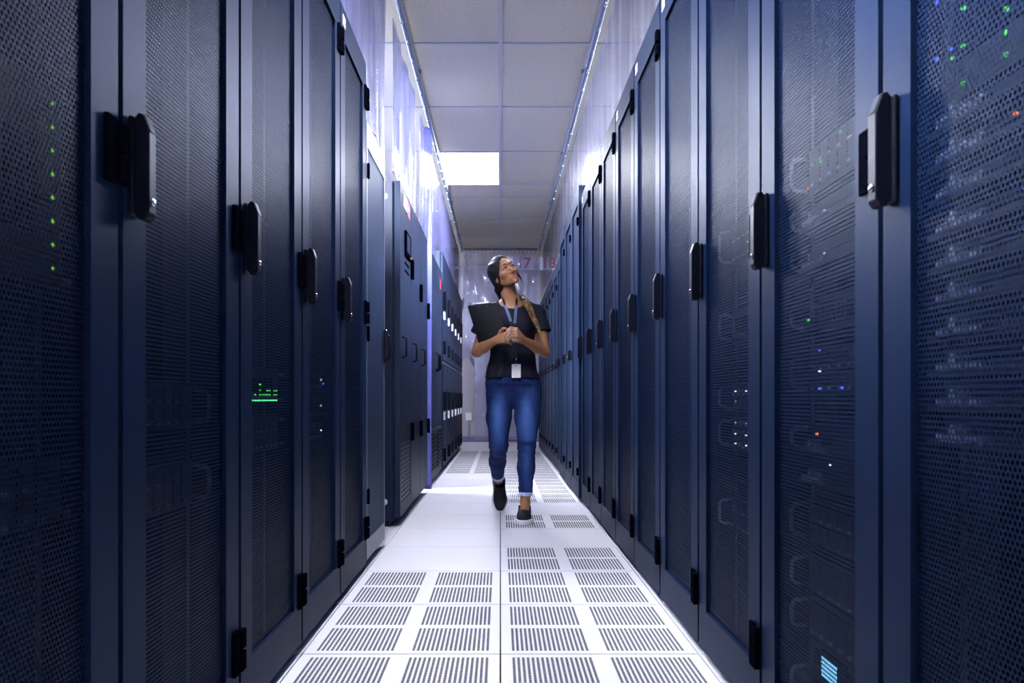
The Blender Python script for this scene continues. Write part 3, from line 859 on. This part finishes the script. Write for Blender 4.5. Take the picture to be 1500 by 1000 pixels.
# ---- hands
def hand_R(P):
    ds = []
    K = [(.026, 5.082, 1.186), (.031, 5.074, 1.171), (.030, 5.072, 1.154), (.024, 5.077, 1.138)]
    palm = su([rc(P, WR_R, k, .019, .0115) for k in K], .012)
    palm = smin(palm, rc(P, (-.012, 5.112, 1.165), (.012, 5.092, 1.176), .016, .013), .012)
    fg = [[K[0], (.062, 5.078, 1.190), (.083, 5.092, 1.184), (.084, 5.110, 1.174)],
          [K[1], (.070, 5.072, 1.172), (.090, 5.088, 1.164), (.088, 5.108, 1.156)],
          [K[2], (.066, 5.072, 1.150), (.085, 5.088, 1.143), (.083, 5.106, 1.138)],
          [K[3], (.052, 5.076, 1.132), (.066, 5.089, 1.126), (.066, 5.104, 1.123)]]
    d = palm
    for f_ in fg: d = smin(d, chain(P, f_, [.0098, .0084, .0076, .0068]), .002)
    th = chain(P, [(-.010, 5.108, 1.172), (.000, 5.088, 1.200), (.016, 5.078, 1.216), (.032, 5.074, 1.219)], [.014, .0108, .0095, .0078])
    return smin(d, th, .006)
def hand_L(P):
    K = [(.100, 5.076, 1.214), (.096, 5.064, 1.200), (.095, 5.058, 1.184), (.098, 5.061, 1.168)]
    d = su([rc(P, WR_L, k, .019, .0115) for k in K], .012)
    fg = [[K[0], (.064, 5.062, 1.222), (.044, 5.052, 1.206), (.036, 5.053, 1.188)],
          [K[1], (.060, 5.050, 1.204), (.038, 5.046, 1.184), (.032, 5.050, 1.165)],
          [K[2], (.060, 5.044, 1.184), (.040, 5.043, 1.163), (.036, 5.048, 1.146)],
          [K[3], (.068, 5.046, 1.165), (.052, 5.046, 1.148), (.048, 5.050, 1.133)]]
    for f_ in fg: d = smin(d, chain(P, f_, [.0098, .0084, .0076, .0068]), .002)
    th = chain(P, [(.130, 5.112, 1.142), (.112, 5.078, 1.140), (.094, 5.056, 1.142), (.078, 5.046, 1.146)], [.015, .0112, .0096, .0080])
    return smin(d, th, .006)

# ---- head
def head(P):
    q = head_local(P)
    d = ell(q, (0, -.014, .030), (.073, .094, .084))
    d = smin(d, ell(q, (0, .030, -.030), (.055, .056, .074)), .03)
    for s in (-1, 1):
        d = smin(d, rc(q, (s*.047, -.004, -.050), (s*.009, .070, -.098), .020, .0125), .020)
        d = smin(d, ell(q, (s*.040, .056, -.028), (.024, .026, .020)), .018)
    d = smin(d, ell(q, (0, .076, -.099), (.016, .014, .012)), .014)
    d = smin(d, rc(q, (-.034, .074, .020), (.034, .074, .020), .013, .013), .016)
    d = smin(d, rc(q, (0, .074, .045), (0, .074, .045), .02, .02), .03)
    for s in (-1, 1):
        d = smax(d, -ell(q, (s*.032, .098, .000), (.019, .018, .012)), .010)
        d = smin(d, ell(q, (s*.032, .073, .000), (.0135, .0125, .0125)), .003)
        d = smin(d, rc(q, (s*.017, .084, .0062), (s*.045, .074, .0052), .0058, .0050), .005)   # upper lid
        d = smin(d, rc(q, (s*.019, .082, -.009), (s*.044, .073, -.008), .0042, .004), .006)
    n = chain(q, [(0, .082, .006), (0, .094, -.018), (0, .104, -.038)], [.0075, .0078, .0098], .006)
    n = smin(n, su([ell(q, (s*.0115, .092, -.043), (.0085, .010, .0078)) for s in (-1, 1)], .004), .006)
    d = smin(d, n, .008)
    for s in (-1, 1): d = smax(d, -ell(q, (s*.0062, .099, -.0515), (.0036, .0055, .004)), .003)
    d = smin(d, ell(q, (0, .074, -.072), (.030, .018, .022)), .014)
    d = smin(d, su([chain(q, [(0, .0935, -.0665), (s*.012, .0915, -.0665), (s*.024, .080, -.0705)], [.0048, .0052, .0030], .003) for s in (-1, 1)], .003), .004)
    d = smin(d, su([chain(q, [(0, .0925, -.0785), (s*.012, .0895, -.0775), (s*.022, .080, -.0725)], [.0066, .0060, .0030], .003) for s in (-1, 1)], .003), .004)
    for s in (-1, 1):
        e = ell(q, (s*.073, -.004, -.018), (.009, .018, .030))
        e = smax(e, -ell(q, (s*.082, .000, -.014), (.007, .009, .016)), .004)
        d = smin(d, e, .006)
    return d

# ---- legs
HIP_R, KN_R, AN_R = (-.006, 5.385, .80), (-.012, 5.42, .470), (-.018, 5.775, .205)
HIP_L, KN_L, AN_L = (.178, 5.375, .80), (.168, 5.285, .482), (.160, 5.300, .120)
def skin(P):
    d = torso(P, .020, .985)
    sh = su([rc(P, (.082, 5.378, 1.42), SH_R, .040, .040), rc(P, (.082, 5.378, 1.42), SH_L, .040, .040)], .02)
    d = smin(d, sh, .03)
    d = smin(d, chain(P, [SH_R, EL_R], [.044, .037]), .03); d = smin(d, chain(P, [SH_L, EL_L], [.044, .037]), .03)
    mR = tuple((A_(EL_R)*.65+A_(WR_R)*.35)); mL = tuple((A_(EL_L)*.65+A_(WR_L)*.35))
    d = smin(d, chain(P, [EL_R, mR, WR_R], [.035, .036, .0225], .01), .015)
    d = smin(d, chain(P, [EL_L, mL, WR_L], [.035, .036, .0225], .01), .015)
    d = smin(d, rc(P, NECK0, NECK1, .054, .049), .03)
    d = smin(d, rc(P, (.06, 5.33, 1.395), (.02, 5.34, 1.50), .012, .012), .02)
    d = smin(d, near(P, (-.12, 5.17, 1.42), (.19, 5.47, 1.74), head), .022)
    d = smin(d, near(P, (-.07, 5.03, 1.08), (.13, 5.16, 1.25), hand_R), .010)
    d = smin(d, near(P, (.0, 5.0, 1.09), (.19, 5.16, 1.25), hand_L), .0015)
    for H, K_, An in ((HIP_R, KN_R, AN_R), (HIP_L, KN_L, AN_L)):
        d = smin(d, chain(P, [H, K_], [.075, .046]), .03)
        d = smin(d, chain(P, [K_, An], [.042, .030]), .02)
    # feet inside the shoes
    d = smin(d, rc(P, AN_L, (.150, 5.19, .055), .030, .028), .02); d = smin(d, chain(P, [AN_R, (-.010, 5.795, .175), (-.008, 5.790, .085)], [.030, .027, .022], .01), .02)
    d = smin(d, ell(P, (.086, 5.385, .88), (.150, .092, .13)), .04)
    return d

def skin_mat():
    m, nt, out = new_mat('skin')
    p = N(nt, 'ShaderNodeBsdfPrincipled'); p.inputs['Roughness'].default_value = .42; p.inputs['Specular IOR Level'].default_value = .4
    p.inputs['Subsurface Weight'].default_value = .12; p.inputs['Subsurface Radius'].default_value = (.012, .005, .003); p.inputs['Subsurface Scale'].default_value = .6
    tc = N(nt, 'ShaderNodeTexCoord'); nz = N(nt, 'ShaderNodeTexNoise', inp={'Scale': 30.0, 'Detail': 3.0}); nt.links.new(tc.outputs['Object'], nz.inputs[0])
    mx = N(nt, 'ShaderNodeMix', data_type='RGBA'); mx.inputs[6].default_value = (.30, .135, .062, 1); mx.inputs[7].default_value = (.40, .185, .090, 1); nt.links.new(nz.outputs['Fac'], mx.inputs[0])
    at = N(nt, 'ShaderNodeAttribute', attribute_name='lip'); m2 = N(nt, 'ShaderNodeMix', data_type='RGBA'); m2.inputs[7].default_value = (.36, .10, .11, 1)
    nt.links.new(at.outputs['Fac'], m2.inputs[0]); nt.links.new(mx.outputs[2], m2.inputs[6])
    a3 = N(nt, 'ShaderNodeAttribute', attribute_name='palm'); m3 = N(nt, 'ShaderNodeMix', data_type='RGBA'); m3.inputs[7].default_value = (.50, .28, .22, 1)
    nt.links.new(a3.outputs['Fac'], m3.inputs[0]); nt.links.new(m2.outputs[2], m3.inputs[6]); nt.links.new(m3.outputs[2], p.inputs['Base Color'])
    nt.links.new(p.outputs[0], out.inputs[0]); return m
def lip_f(P):
    q = head_local(P); x, y, z = q[:, 0], q[:, 1], q[:, 2]
    top = -.0635-np.abs(x)*.16; bot = -.0855+np.abs(x)**2*22
    s = np.minimum(np.minimum((top-z), (z-bot))/.0025, (.0255-np.abs(x))/.003)
    return np.clip(s, 0, 1)*(y > .06)
def palm_f(P):
    return np.clip((.115-P[:, 0])/.02, 0, 1)*np.clip((P[:, 0]-.02)/.02, 0, 1)*((P[:, 2] > 1.11) & (P[:, 2] < 1.24) & (P[:, 1] < 5.12))*.6
def hair_mat(name, c0, c1, scale):
    m, nt, out = new_mat(name)
    p = N(nt, 'ShaderNodeBsdfPrincipled'); p.inputs['Roughness'].default_value = .42; p.inputs['Specular IOR Level'].default_value = .12
    tc = N(nt, 'ShaderNodeTexCoord'); mp = N(nt, 'ShaderNodeMapping'); mp.inputs['Scale'].default_value = scale; nt.links.new(tc.outputs['Object'], mp.inputs[0])
    nz = N(nt, 'ShaderNodeTexNoise', inp={'Scale': 60.0, 'Detail': 3.0}); nt.links.new(mp.outputs[0], nz.inputs[0])
    mx = N(nt, 'ShaderNodeMix', data_type='RGBA'); mx.inputs[6].default_value = (*c0, 1); mx.inputs[7].default_value = (*c1, 1)
    r_ = math_n(nt, 'MULTIPLY_ADD', nz.outputs['Fac'], 2.4, -.7); r_.node.use_clamp = True
    nt.links.new(r_, mx.inputs[0]); nt.links.new(mx.outputs[2], p.inputs['Base Color'])
    b = N(nt, 'ShaderNodeBump', inp={'Strength': .5, 'Distance': .003}); nt.links.new(nz.outputs['Fac'], b.inputs['Height']); nt.links.new(b.outputs[0], p.inputs['Normal'])
    nt.links.new(p.outputs[0], out.inputs[0]); return m
M['skin'] = skin_mat()
M['hair'] = hair_mat('dark_hair', (.006, .006, .009), (.020, .018, .022), (1.6, 1.6, .3))
M['braid'] = hair_mat('brown_braid_hair', (.028, .017, .012), (.30, .175, .075), (1, 1, .5))
M['knit'] = simple('navy_black_jersey', (.005, .006, .016), .75, spec=.25, bump=.3, bscale=500, vary=.2)
M['shoe'] = simple('black_knit_upper', (.010, .011, .020), .7, spec=.3, bump=.4, bscale=700)
M['sole'] = simple('white_rubber', (.74, .73, .80), .5)
M['board'] = simple('black_hardboard', (.0065, .0065, .012), .4, spec=.35)
M['strap_grey'] = simple('slate_webbing', (.085, .115, .21), .7)
M['strap_black'] = simple('black_webbing', (.008, .008, .014), .7)
M['card'] = simple('white_card', (.85, .84, .86), .35)
M['eye_white'] = simple('eye_white', (.36, .33, .33), .2); M['iris'] = simple('dark_iris', (.018, .010, .008), .12); M['brow'] = simple('brow_hair', (.018, .012, .012), .7)
M['lash'] = simple('lash', (.008, .006, .006), .6)
def denim():
    m, nt, out = new_mat('blue_denim')
    p = N(nt, 'ShaderNodeBsdfPrincipled'); p.inputs['Roughness'].default_value = .8; p.inputs['Specular IOR Level'].default_value = .2
    tc = N(nt, 'ShaderNodeTexCoord')
    n1 = N(nt, 'ShaderNodeTexNoise', inp={'Scale': 9.0, 'Detail': 5.0}); mp = N(nt, 'ShaderNodeMapping'); mp.inputs['Scale'].default_value = (1.6, 1.0, .6)
    nt.links.new(tc.outputs['Object'], mp.inputs[0]); nt.links.new(mp.outputs[0], n1.inputs[0])
    n2 = N(nt, 'ShaderNodeTexNoise', inp={'Scale': 420.0, 'Detail': 2.0}); nt.links.new(tc.outputs['Object'], n2.inputs[0])
    at = N(nt, 'ShaderNodeAttribute', attribute_name='worn')
    f = math_n(nt, 'MULTIPLY_ADD', n2.outputs['Fac'], .5, -.25)
    f = math_n(nt, 'ADD', f, math_n(nt, 'MULTIPLY_ADD', n1.outputs['Fac'], .8, -.30)); f = math_n(nt, 'ADD', f, at.outputs['Fac']); f.node.use_clamp = True
    mx = N(nt, 'ShaderNodeMix', data_type='RGBA'); mx.inputs[6].default_value = (.005, .016, .085, 1); mx.inputs[7].default_value = (.075, .165, .47, 1)
    nt.links.new(f, mx.inputs[0]); nt.links.new(mx.outputs[2], p.inputs['Base Color'])
    b = N(nt, 'ShaderNodeBump', inp={'Strength': .3, 'Distance': .003}); nt.links.new(n1.outputs['Fac'], b.inputs['Height']); nt.links.new(b.outputs[0], p.inputs['Normal'])
    nt.links.new(p.outputs[0], out.inputs[0]); return m
M['denim'] = denim()
M['fray'] = simple('frayed_denim_thread', (.42, .50, .78), .9, bump=.5)

person = empty('person', ROOT, 0, 'woman in black top and blue jeans walking in the aisle, looking up sideways', 'person')
H_ = .0028
body = sdf_object('body', skin, (-.23, 4.99, .0), (.36, 5.90, 1.73), H_, M['skin'], person, 1, attrs={'lip': lip_f, 'palm': palm_f})

# eyes, brows, lashes
for s in (-1, 1):
    c_ = head_world((s*.032, .0738, .0)); q = MB()
    q.ball((0, 0, 0), .0128, 0, nu=20, nv=14)
    e = q.build('eye', M['eye_white'], body, Vector(c_.tolist())-ROOT)
    ir = MB(); gz = (A_((.12, .98, .04))); gz = gz/np.linalg.norm(gz); gd = gz@HR.T
    ir.ball((gd*.0062).tolist(), .0078, 0, nu=14, nv=10); ir.build('iris', M['iris'], e)
    q = MB(); q.tube([Vector(head_world(p).tolist())-ROOT for p in ((s*.013, .0925, .0195), (s*.024, .0915, .0245), (s*.037, .0850, .0255), (s*.050, .0715, .0195))], [.0034, .0040, .0034, .0014], 8)
    q.build('eyebrow', M['brow'], body)
    q = MB(); q.tube([Vector(head_world(p).tolist())-ROOT for p in ((s*.0175, .0872, .0030), (s*.026, .0898, .0040), (s*.037, .0872, .0035), (s*.0480, .0770, -.0005))], [.0014, .0026, .0028, .0018], 6)
    q.build('eyelashes', M['lash'], body)

# hair: cap with a face opening, low nape mass, loose strand, braid over the shoulder
def hair(P):
    q = head_local(P)
    d = ell(q, (0, -.016, .032), (.084, .104, .096))
    d = smin(d, ell(q, (0, -.058, -.040), (.066, .052, .075)), .03)
    d = smin(d, ell(q, (-.056, -.026, -.018), (.026, .045, .060)), .02)
    d = smin(d, ell(q, (.056, -.020, -.018), (.024, .045, .062)), .02)
    x = q[:, 0]/.0585; z = (q[:, 2]+.030)/.104
    face = (np.sqrt(x*x+z*z)-1)*.058
    face = np.maximum(face, -(q[:, 1]-.000))
    d = smax(d, -face, .008)
    d = np.maximum(d, -(q[:, 2]+.112))
    nape = chain(P, [(.0, 5.40, 1.50), (.03, 5.425, 1.455), (.085, 5.42, 1.435), (.135, 5.375, 1.430), (.160, 5.315, 1.415)], [.040, .036, .034, .030, .024], .02)
    d = smin(d, nape, .025)
    st = chain(q, [(.066, .030, .035), (.073, .030, -.02), (.075, .028, -.075), (.074, .028, -.135)], [.006, .0065, .005, .002], .004)
    st2 = chain(q, [(-.060, .02, .045), (-.066, .012, -.01), (-.066, .0, -.05)], [.008, .008, .005], .004)
    d = smin(smin(d, st, .006), st2, .008)
    return d+.0016*np.sin(q[:, 0]*190+q[:, 2]*60)*np.sin(q[:, 1]*40+1)
ho = sdf_object('hair', hair, (-.14, 5.15, 1.36), (.24, 5.50, 1.74), .0032, M['hair'], person, 1)
cent = [Vector(p) for p in ((.150, 5.325, 1.420), (.170, 5.272, 1.395), (.186, 5.235, 1.355), (.206, 5.215, 1.305), (.226, 5.205, 1.262), (.238, 5.205, 1.235))]
def cr(pts, t):
    n = len(pts)-1; i = min(int(t*n), n-1); f = t*n-i
    p0, p1, p2, p3 = pts[max(i-1, 0)], pts[i], pts[i+1], pts[min(i+2, n)]
    return .5*((2*p1)+(p2-p0)*f+(2*p0-5*p1+4*p2-p3)*f*f+(3*p1-p0-3*p2+p3)*f**3)
for k in range(3):
    pts, rs = [], []
    for i in range(91):
        t = i/90; p = cr(cent, t); tg = (cr(cent, min(t+.01, 1))-cr(cent, max(t-.01, 0))).normalized()
        sd = tg.cross(Vector((0, -1, 0))).normalized(); fw = sd.cross(tg)
        a = t*2*PI*4.2+k*2*PI/3; w_ = .0165*(1-.5*t)
        pts.append(p+sd*w_*math.sin(a)+fw*w_*.55*math.sin(2*a)-ROOT); rs.append(.0102*(1-.45*t))
    q = MB(); q.tube(pts, rs, 10); q.build('braid_strand', M['braid'], ho)
q = MB()
e0 = cr(cent, 1)-ROOT
q.tube([e0+Vector((0, 0, .004)), e0+Vector((.006, -.001, -.02)), e0+Vector((.012, .002, -.05)), e0+Vector((.014, .006, -.07))], [.009, .0115, .009, .001], 10)
q.build('braid_tail', M['braid'], ho)

# shirt
def sleeve_dir(a, b): return (A_(b)-A_(a))/np.linalg.norm(A_(b)-A_(a))
def shirt(P):
    d = torso(P)
    d = smin(d, su([rc(P, (.082, 5.376, 1.405), SH_R, .052, .052), rc(P, (.082, 5.376, 1.405), SH_L, .052, .052)], .02), .03)
    for S_, E_ in ((SH_R, EL_R), (SH_L, EL_L)):
        u_ = sleeve_dir(S_, E_); e_ = A_(S_)+u_*(.150 if S_[0] < 0 else .132)
        s_ = rc(P, S_, tuple(A_(S_)+u_*.17+A_((-.022 if S_[0] < 0 else .010, 0, 0))), .053, .064)
        s_ = np.maximum(s_, (P-e_)@u_)
        d = smin(d, s_, .022)
    d = smin(d, ell(P, (.026, 5.262, 1.255), (.055, .04, .055)), .04); d = smin(d, ell(P, (.134, 5.262, 1.255), (.055, .04, .055)), .04)
    z = P[:, 2]; x = P[:, 0]; y = P[:, 1]
    wr = np.sin(70*x+34*z+3*np.sin(9*z))*np.sin(25*z-18*x+1)
    amp = .0018+.004*np.clip((1.12-z)/.2, 0, 1)
    d = d+wr*amp+.006*np.clip((1.02-z)/.1, 0, 1)*np.sin(np.arctan2(y-5.37, x-.08)*9)
    d = np.maximum(d, -(d+.0085))                                  # cloth shell
    hem = .922+.006*np.sin(x*22)
    d = np.maximum(d, hem-z)
    neck = ell(P, (.076, 5.325, 1.430), (.092, .110, .072))
    return np.maximum(d, -neck)
sh = sdf_object('shirt', shirt, (-.23, 5.16, .90), (.37, 5.53, 1.50), .0030, M['knit'], person, 2)

# jeans
def jeans(P):
    z = P[:, 2]
    thR = chain(P, [HIP_R, (-.010, 5.40, .66), KN_R], [.086, .079, .060], .03)
    thL = chain(P, [HIP_L, (.176, 5.335, .66), KN_L], [.089, .081, .057], .03)
    cR = chain(P, [KN_R, (-.020, 5.58, .355), AN_R], [.060, .054, .037], .03)
    cL = chain(P, [KN_L, (.166, 5.305, .345), AN_L], [.057, .054, .040], .03)
    R_ = smin(thR, cR, .02); L_ = smin(thL, cL, .02)
    pel = ell(P, (.087, 5.388, .875), (.176, .112, .14))
    d = smin(smin(R_, L_, .012), pel, .05)
    d = smin(d, torso(P, .014, .88), .03)
    d = np.maximum(d, z-1.0)
    uL = sleeve_dir(KN_L, AN_L); uR = sleeve_dir(KN_R, AN_R)
    d = np.where((P[:, 0] > .075) & (z < .4), np.maximum(d, (P-(A_(AN_L)-uL*.062))@uL), d)
    d = np.where((P[:, 0] <= .075) & (z < .4), np.maximum(d, (P-(A_(AN_R)-uR*.085))@uR), d)
    kn = np.exp(-((z-.45)/.07)**2)+.6*np.exp(-((z-.80)/.05)**2)+.5*np.exp(-((z-.26)/.05)**2)
    d = d+.0018*kn*np.sin(z*150+P[:, 0]*35)+.0012*np.sin(z*55+P[:, 0]*60)
    return d
def worn(P):
    x, y, z = P[:, 0], P[:, 1], P[:, 2]
    a = np.exp(-(((x-.176)/.045)**2+((z-.66)/.15)**2))+np.exp(-(((x+.010)/.045)**2+((z-.66)/.15)**2))
    a = a+.5*np.exp(-(((x-.168)/.03)**2+((z-.35)/.12)**2))
    b = np.exp(-((z-.50)/.012)**2)*.4*(x > .075)
    return np.clip(.75*a*(y < 5.42)-b-.12, -.5, 1)
jn = sdf_object('jeans', jeans, (-.14, 5.15, .12), (.31, 5.90, 1.02), .0032, M['denim'], person, 1, attrs={'worn': worn})
for (K_, An, off, r_) in ((KN_L, AN_L, .062, .0415), (KN_R, AN_R, .085, .0425)):
    u_ = Vector(sleeve_dir(K_, An).tolist()); c0 = Vector(An)-u_*off-ROOT
    a_ = u_.cross(Vector((0, 1, 0))).normalized(); b_ = u_.cross(a_)
    q = MB(); vs = []; n = 72
    for i in range(n):
        t = 2*PI*i/n; rr = r_+.001; L_ = .010+.012*rng.random()
        dr = a_*math.cos(t)+b_*math.sin(t)
        vs += [c0+dr*rr-u_*.004, c0+dr*(rr+.003)+u_*L_, c0+dr*(rr-.004)-u_*.004, c0+dr*(rr-.002)+u_*L_*.8]
    fs = []
    for i in range(n):
        j = (i+1) % n
        fs += [(4*i, 4*j, 4*j+1, 4*i+1), (4*i+2, 4*i+3, 4*j+3, 4*j+2), (4*i+1, 4*j+1, 4*j+3, 4*i+3), (4*i, 4*i+2, 4*j+2, 4*j)]
    q.add(vs, fs); q.build('frayed_hem', M['fray'], jn)
q = MB(); q.tube([(.060-ROOT.x, 5.262-ROOT.y, .915), (.072-ROOT.x, 5.262-ROOT.y, .87), (.080-ROOT.x, 5.272-ROOT.y, .83)], .003, 6); q.build('fly_seam', M['denim'], jn)

# shoes (slip-on): local frame t forward, n up, s sideways
SZ = 1.12
def shoe(origin, fwd, up, name):
    O = A_(origin); f_ = A_(fwd)/np.linalg.norm(A_(fwd)); u_ = A_(up); u_ = u_-f_*(u_@f_); u_ = u_/np.linalg.norm(u_); s_ = np.cross(f_, u_)
    R = np.stack([s_, f_, u_], 1).astype(np.float32)
    def outline(q, g_):
        x, y = q[:, 0], q[:, 1]
        return su([np.sqrt((x-.002)**2+(y-.035)**2)-(.030+g_), np.sqrt((x+.004)**2+(y-.155)**2)-(.041+g_), np.sqrt((x+.002)**2+(y-.200)**2)-(.034+g_),
                   rc(np.stack([x, y, 0*x], 1), (.002, .035, 0), (-.004, .155, 0), .030+g_, .040+g_)], .03)
    def upper(P):
        q = ((P-O)@R)/SZ
        d = chain(q, [(0, .038, .045), (0, .10, .046), (-.003, .165, .034), (-.002, .203, .028)], [.036, .036, .036, .031], .03)
        d = smin(d, rc(q, (0, .052, .05), (0, .060, .090), .036, .040), .03)
        d = smax(d, outline(q, .001), .012)
        d = smax(d, .014-q[:, 2], .004)
        cut = q[:, 2]-(.083+.15*(np.abs(q[:, 1]-.03)))
        d = np.maximum(d, cut)
        op = rc(q, (0, .046, .078), (0, .046, .14), .028, .032)
        return np.maximum(d, -op)*SZ
    def sole(P):
        q = ((P-O)@R)/SZ
        return smax(outline(q, .0035), np.abs(q[:, 2]-.0135)-.0135, .006)*SZ
    pts = [O+R@A_(p)*SZ for p in [(a, b, c_) for a in (-.06, .06) for b in (-.01, .25) for c_ in (-.005, .14)]]
    lo = np.min(pts, 0)-.01; hi = np.max(pts, 0)+.01
    so = sdf_object(name, upper, lo, hi, .0028, M['shoe'], person, 1)
    tag(so, 'black slip-on shoe')
    sdf_object('sole', sole, lo, hi, .0028, M['sole'], so, 1)
    return so
shoe((.163, 5.365, .0), (-.10, -1, 0), (0, 0, 1), 'shoe')
shoe((-.014, 5.872, .232), (.02, -.36, -.90), (.10, -.90, .36), 'shoe')

# clipboard
TL = Vector((-.208, 5.185, 1.372)); rv = Vector((.82, -.55, .02)).normalized(); dv = Vector((.28, .36, -.89)); dv = (dv-rv*dv.dot(rv)).normalized(); nv_ = rv.cross(dv)
if nv_.y > 0: nv_ = -nv_
CW, CH = .222, .285
cb = empty('clipboard', TL+rv*CW/2+dv*CH/2, 0, "black clipboard held upright against the woman's chest, its back to the camera", 'clipboard')
def cbp(a, b, c_): return rv*(a-CW/2)+dv*(b-CH/2)+nv_*c_
def slab(a0, a1, b0, b1, c0, c1, rad, name, mat):
    prof = []
    for (cx, cy, st) in ((a1-rad, b0+rad, -PI/2), (a1-rad, b1-rad, 0), (a0+rad, b1-rad, PI/2), (a0+rad, b0+rad, PI)):
        for i in range(6):
            t = st+i*PI/10; prof.append((cx+rad*math.cos(t), cy+rad*math.sin(t)))
    n = len(prof); vs = [cbp(a, b, c0) for a, b in prof]+[cbp(a, b, c1) for a, b in prof]
    fs = [[i, (i+1) % n, n+(i+1) % n, n+i] for i in range(n)]+[list(range(n))[::-1], [n+i for i in range(n)]]
    q = MB(); q.add(vs, fs); return q.build(name, mat, cb)
slab(0, CW, 0, CH, -.0015, .0015, .012, 'board', M['board'])
slab(.055, .165, -.006, .035, -.014, -.002, .005, 'clip', M['chrome'])
for a in (.085, .140):
    q = MB(); q.tube([cbp(a, .016, .0014), cbp(a, .016, .0034)], .0045, 12); q.build('rivet', M['chrome'], cb)
slab(.008, CW-.008, .02, CH-.01, -.0045, -.0018, .003, 'paper', M['card'])

# lanyard with badge
ly = empty('lanyard', (.096, 5.2, 1.0), 0, "grey and black lanyard around the woman's neck with a white badge", 'lanyard')
LO = Vector((.096, 5.2, 1.0))
def ribbon(pts, w_, name, mat, th=.0016, wdir=None):
    pts = [Vector(p)-LO for p in pts]; n = len(pts); vs = []
    for i, p in enumerate(pts):
        tg = (pts[min(i+1, n-1)]-pts[max(i-1, 0)]).normalized()
        fr = Vector((0, -1, .15)) if wdir is None else Vector(wdir[i])
        sd = tg.cross(fr).normalized(); nn = sd.cross(tg).normalized()
        for a, b in ((-1, -1), (1, -1), (1, 1), (-1, 1)): vs.append(p+sd*w_/2*a+nn*th/2*b)
    fs = []
    for i in range(n-1):
        for k in range(4): fs.append((4*i+k, 4*i+(k+1) % 4, 4*i+4+(k+1) % 4, 4*i+4+k))
    fs += [(3, 2, 1, 0), (4*n-4, 4*n-3, 4*n-2, 4*n-1)]
    q = MB(); q.add(vs, fs); return q.build(name, mat, ly)
def front(x, z, gap=.008):
    """first point of the shirt or skin met going back from the camera side"""
    ys = np.linspace(5.10, 5.40, 301).astype(np.float32)
    P = np.stack([np.full_like(ys, x), ys, np.full_like(ys, z)], 1)
    d = np.minimum(shirt(P), skin(P)); k = np.argmax(d < 0)
    return (x, float(ys[k])-gap, z)
def arc(p, q, n=14): return [front(p[0]+(q[0]-p[0])*i/(n-1), p[1]+(q[1]-p[1])*i/(n-1)) for i in range(n)]
SL = arc((.017, 1.425), (.066, 1.275)); SR_ = arc((.106, 1.425), (.091, 1.262))
ribbon(SL[3:], .018, 'strap', M['strap_grey']); ribbon(SR_[3:], .018, 'strap', M['strap_grey'])
back = [SL[3], SL[1], SL[0], (.004, 5.37, 1.462), (.03, 5.43, 1.475), (.085, 5.445, 1.47), (.125, 5.41, 1.462), SR_[0], SR_[1], SR_[3]]
ribbon([cr([Vector(p) for p in back], i/40) for i in range(41)], .018, 'neck_strap', M['strap_black'], wdir=[((cr([Vector(p) for p in back], i/40)-Vector((.07, 5.37, 1.46)))*Vector((1, 1, .3))) for i in range(41)])
ribbon(arc((.068, 1.275), (.099, 1.045), 12), .016, 'lower_strap', M['strap_black']); ribbon(arc((.091, 1.262), (.101, 1.045), 12), .014, 'lower_strap', M['strap_black'])
bx, by, bz = front(.101, .945, .018)
q = MB(); q.bbox(bx-.006-LO.x, bx+.006-LO.x, by-.004-LO.y, by+.003-LO.y, .007, .040, .002); q.ball((bx-LO.x, by-LO.y, .038), .0075, nu=10, nv=8)
q.build('badge_clip', M['chrome'], ly)
q = MB(); q.bbox(bx-.029-LO.x, bx+.029-LO.x, by-.0025-LO.y, by+.0015-LO.y, -.082, .005, .002)
bo = q.build('badge', M['card'], ly)
q = MB(); q.box(bx-.007-LO.x, bx+.007-LO.x, by-.0032-LO.y, by-.0024-LO.y, -.005, -.002); q.build('badge_slot', M['strap_black'], bo)
# ------------------------------------------------------------------ world, colour management
wd = bpy.data.worlds.new('world'); scene.world = wd; wd.use_nodes = True
wd.node_tree.nodes['Background'].inputs[0].default_value = (.03, .06, .30, 1); wd.node_tree.nodes['Background'].inputs[1].default_value = .06
scene.view_settings.view_transform = 'Standard'; scene.view_settings.look = 'None'
scene.view_settings.gamma = 1; scene.view_settings.use_curve_mapping = False
scene.view_settings.exposure = 0.38
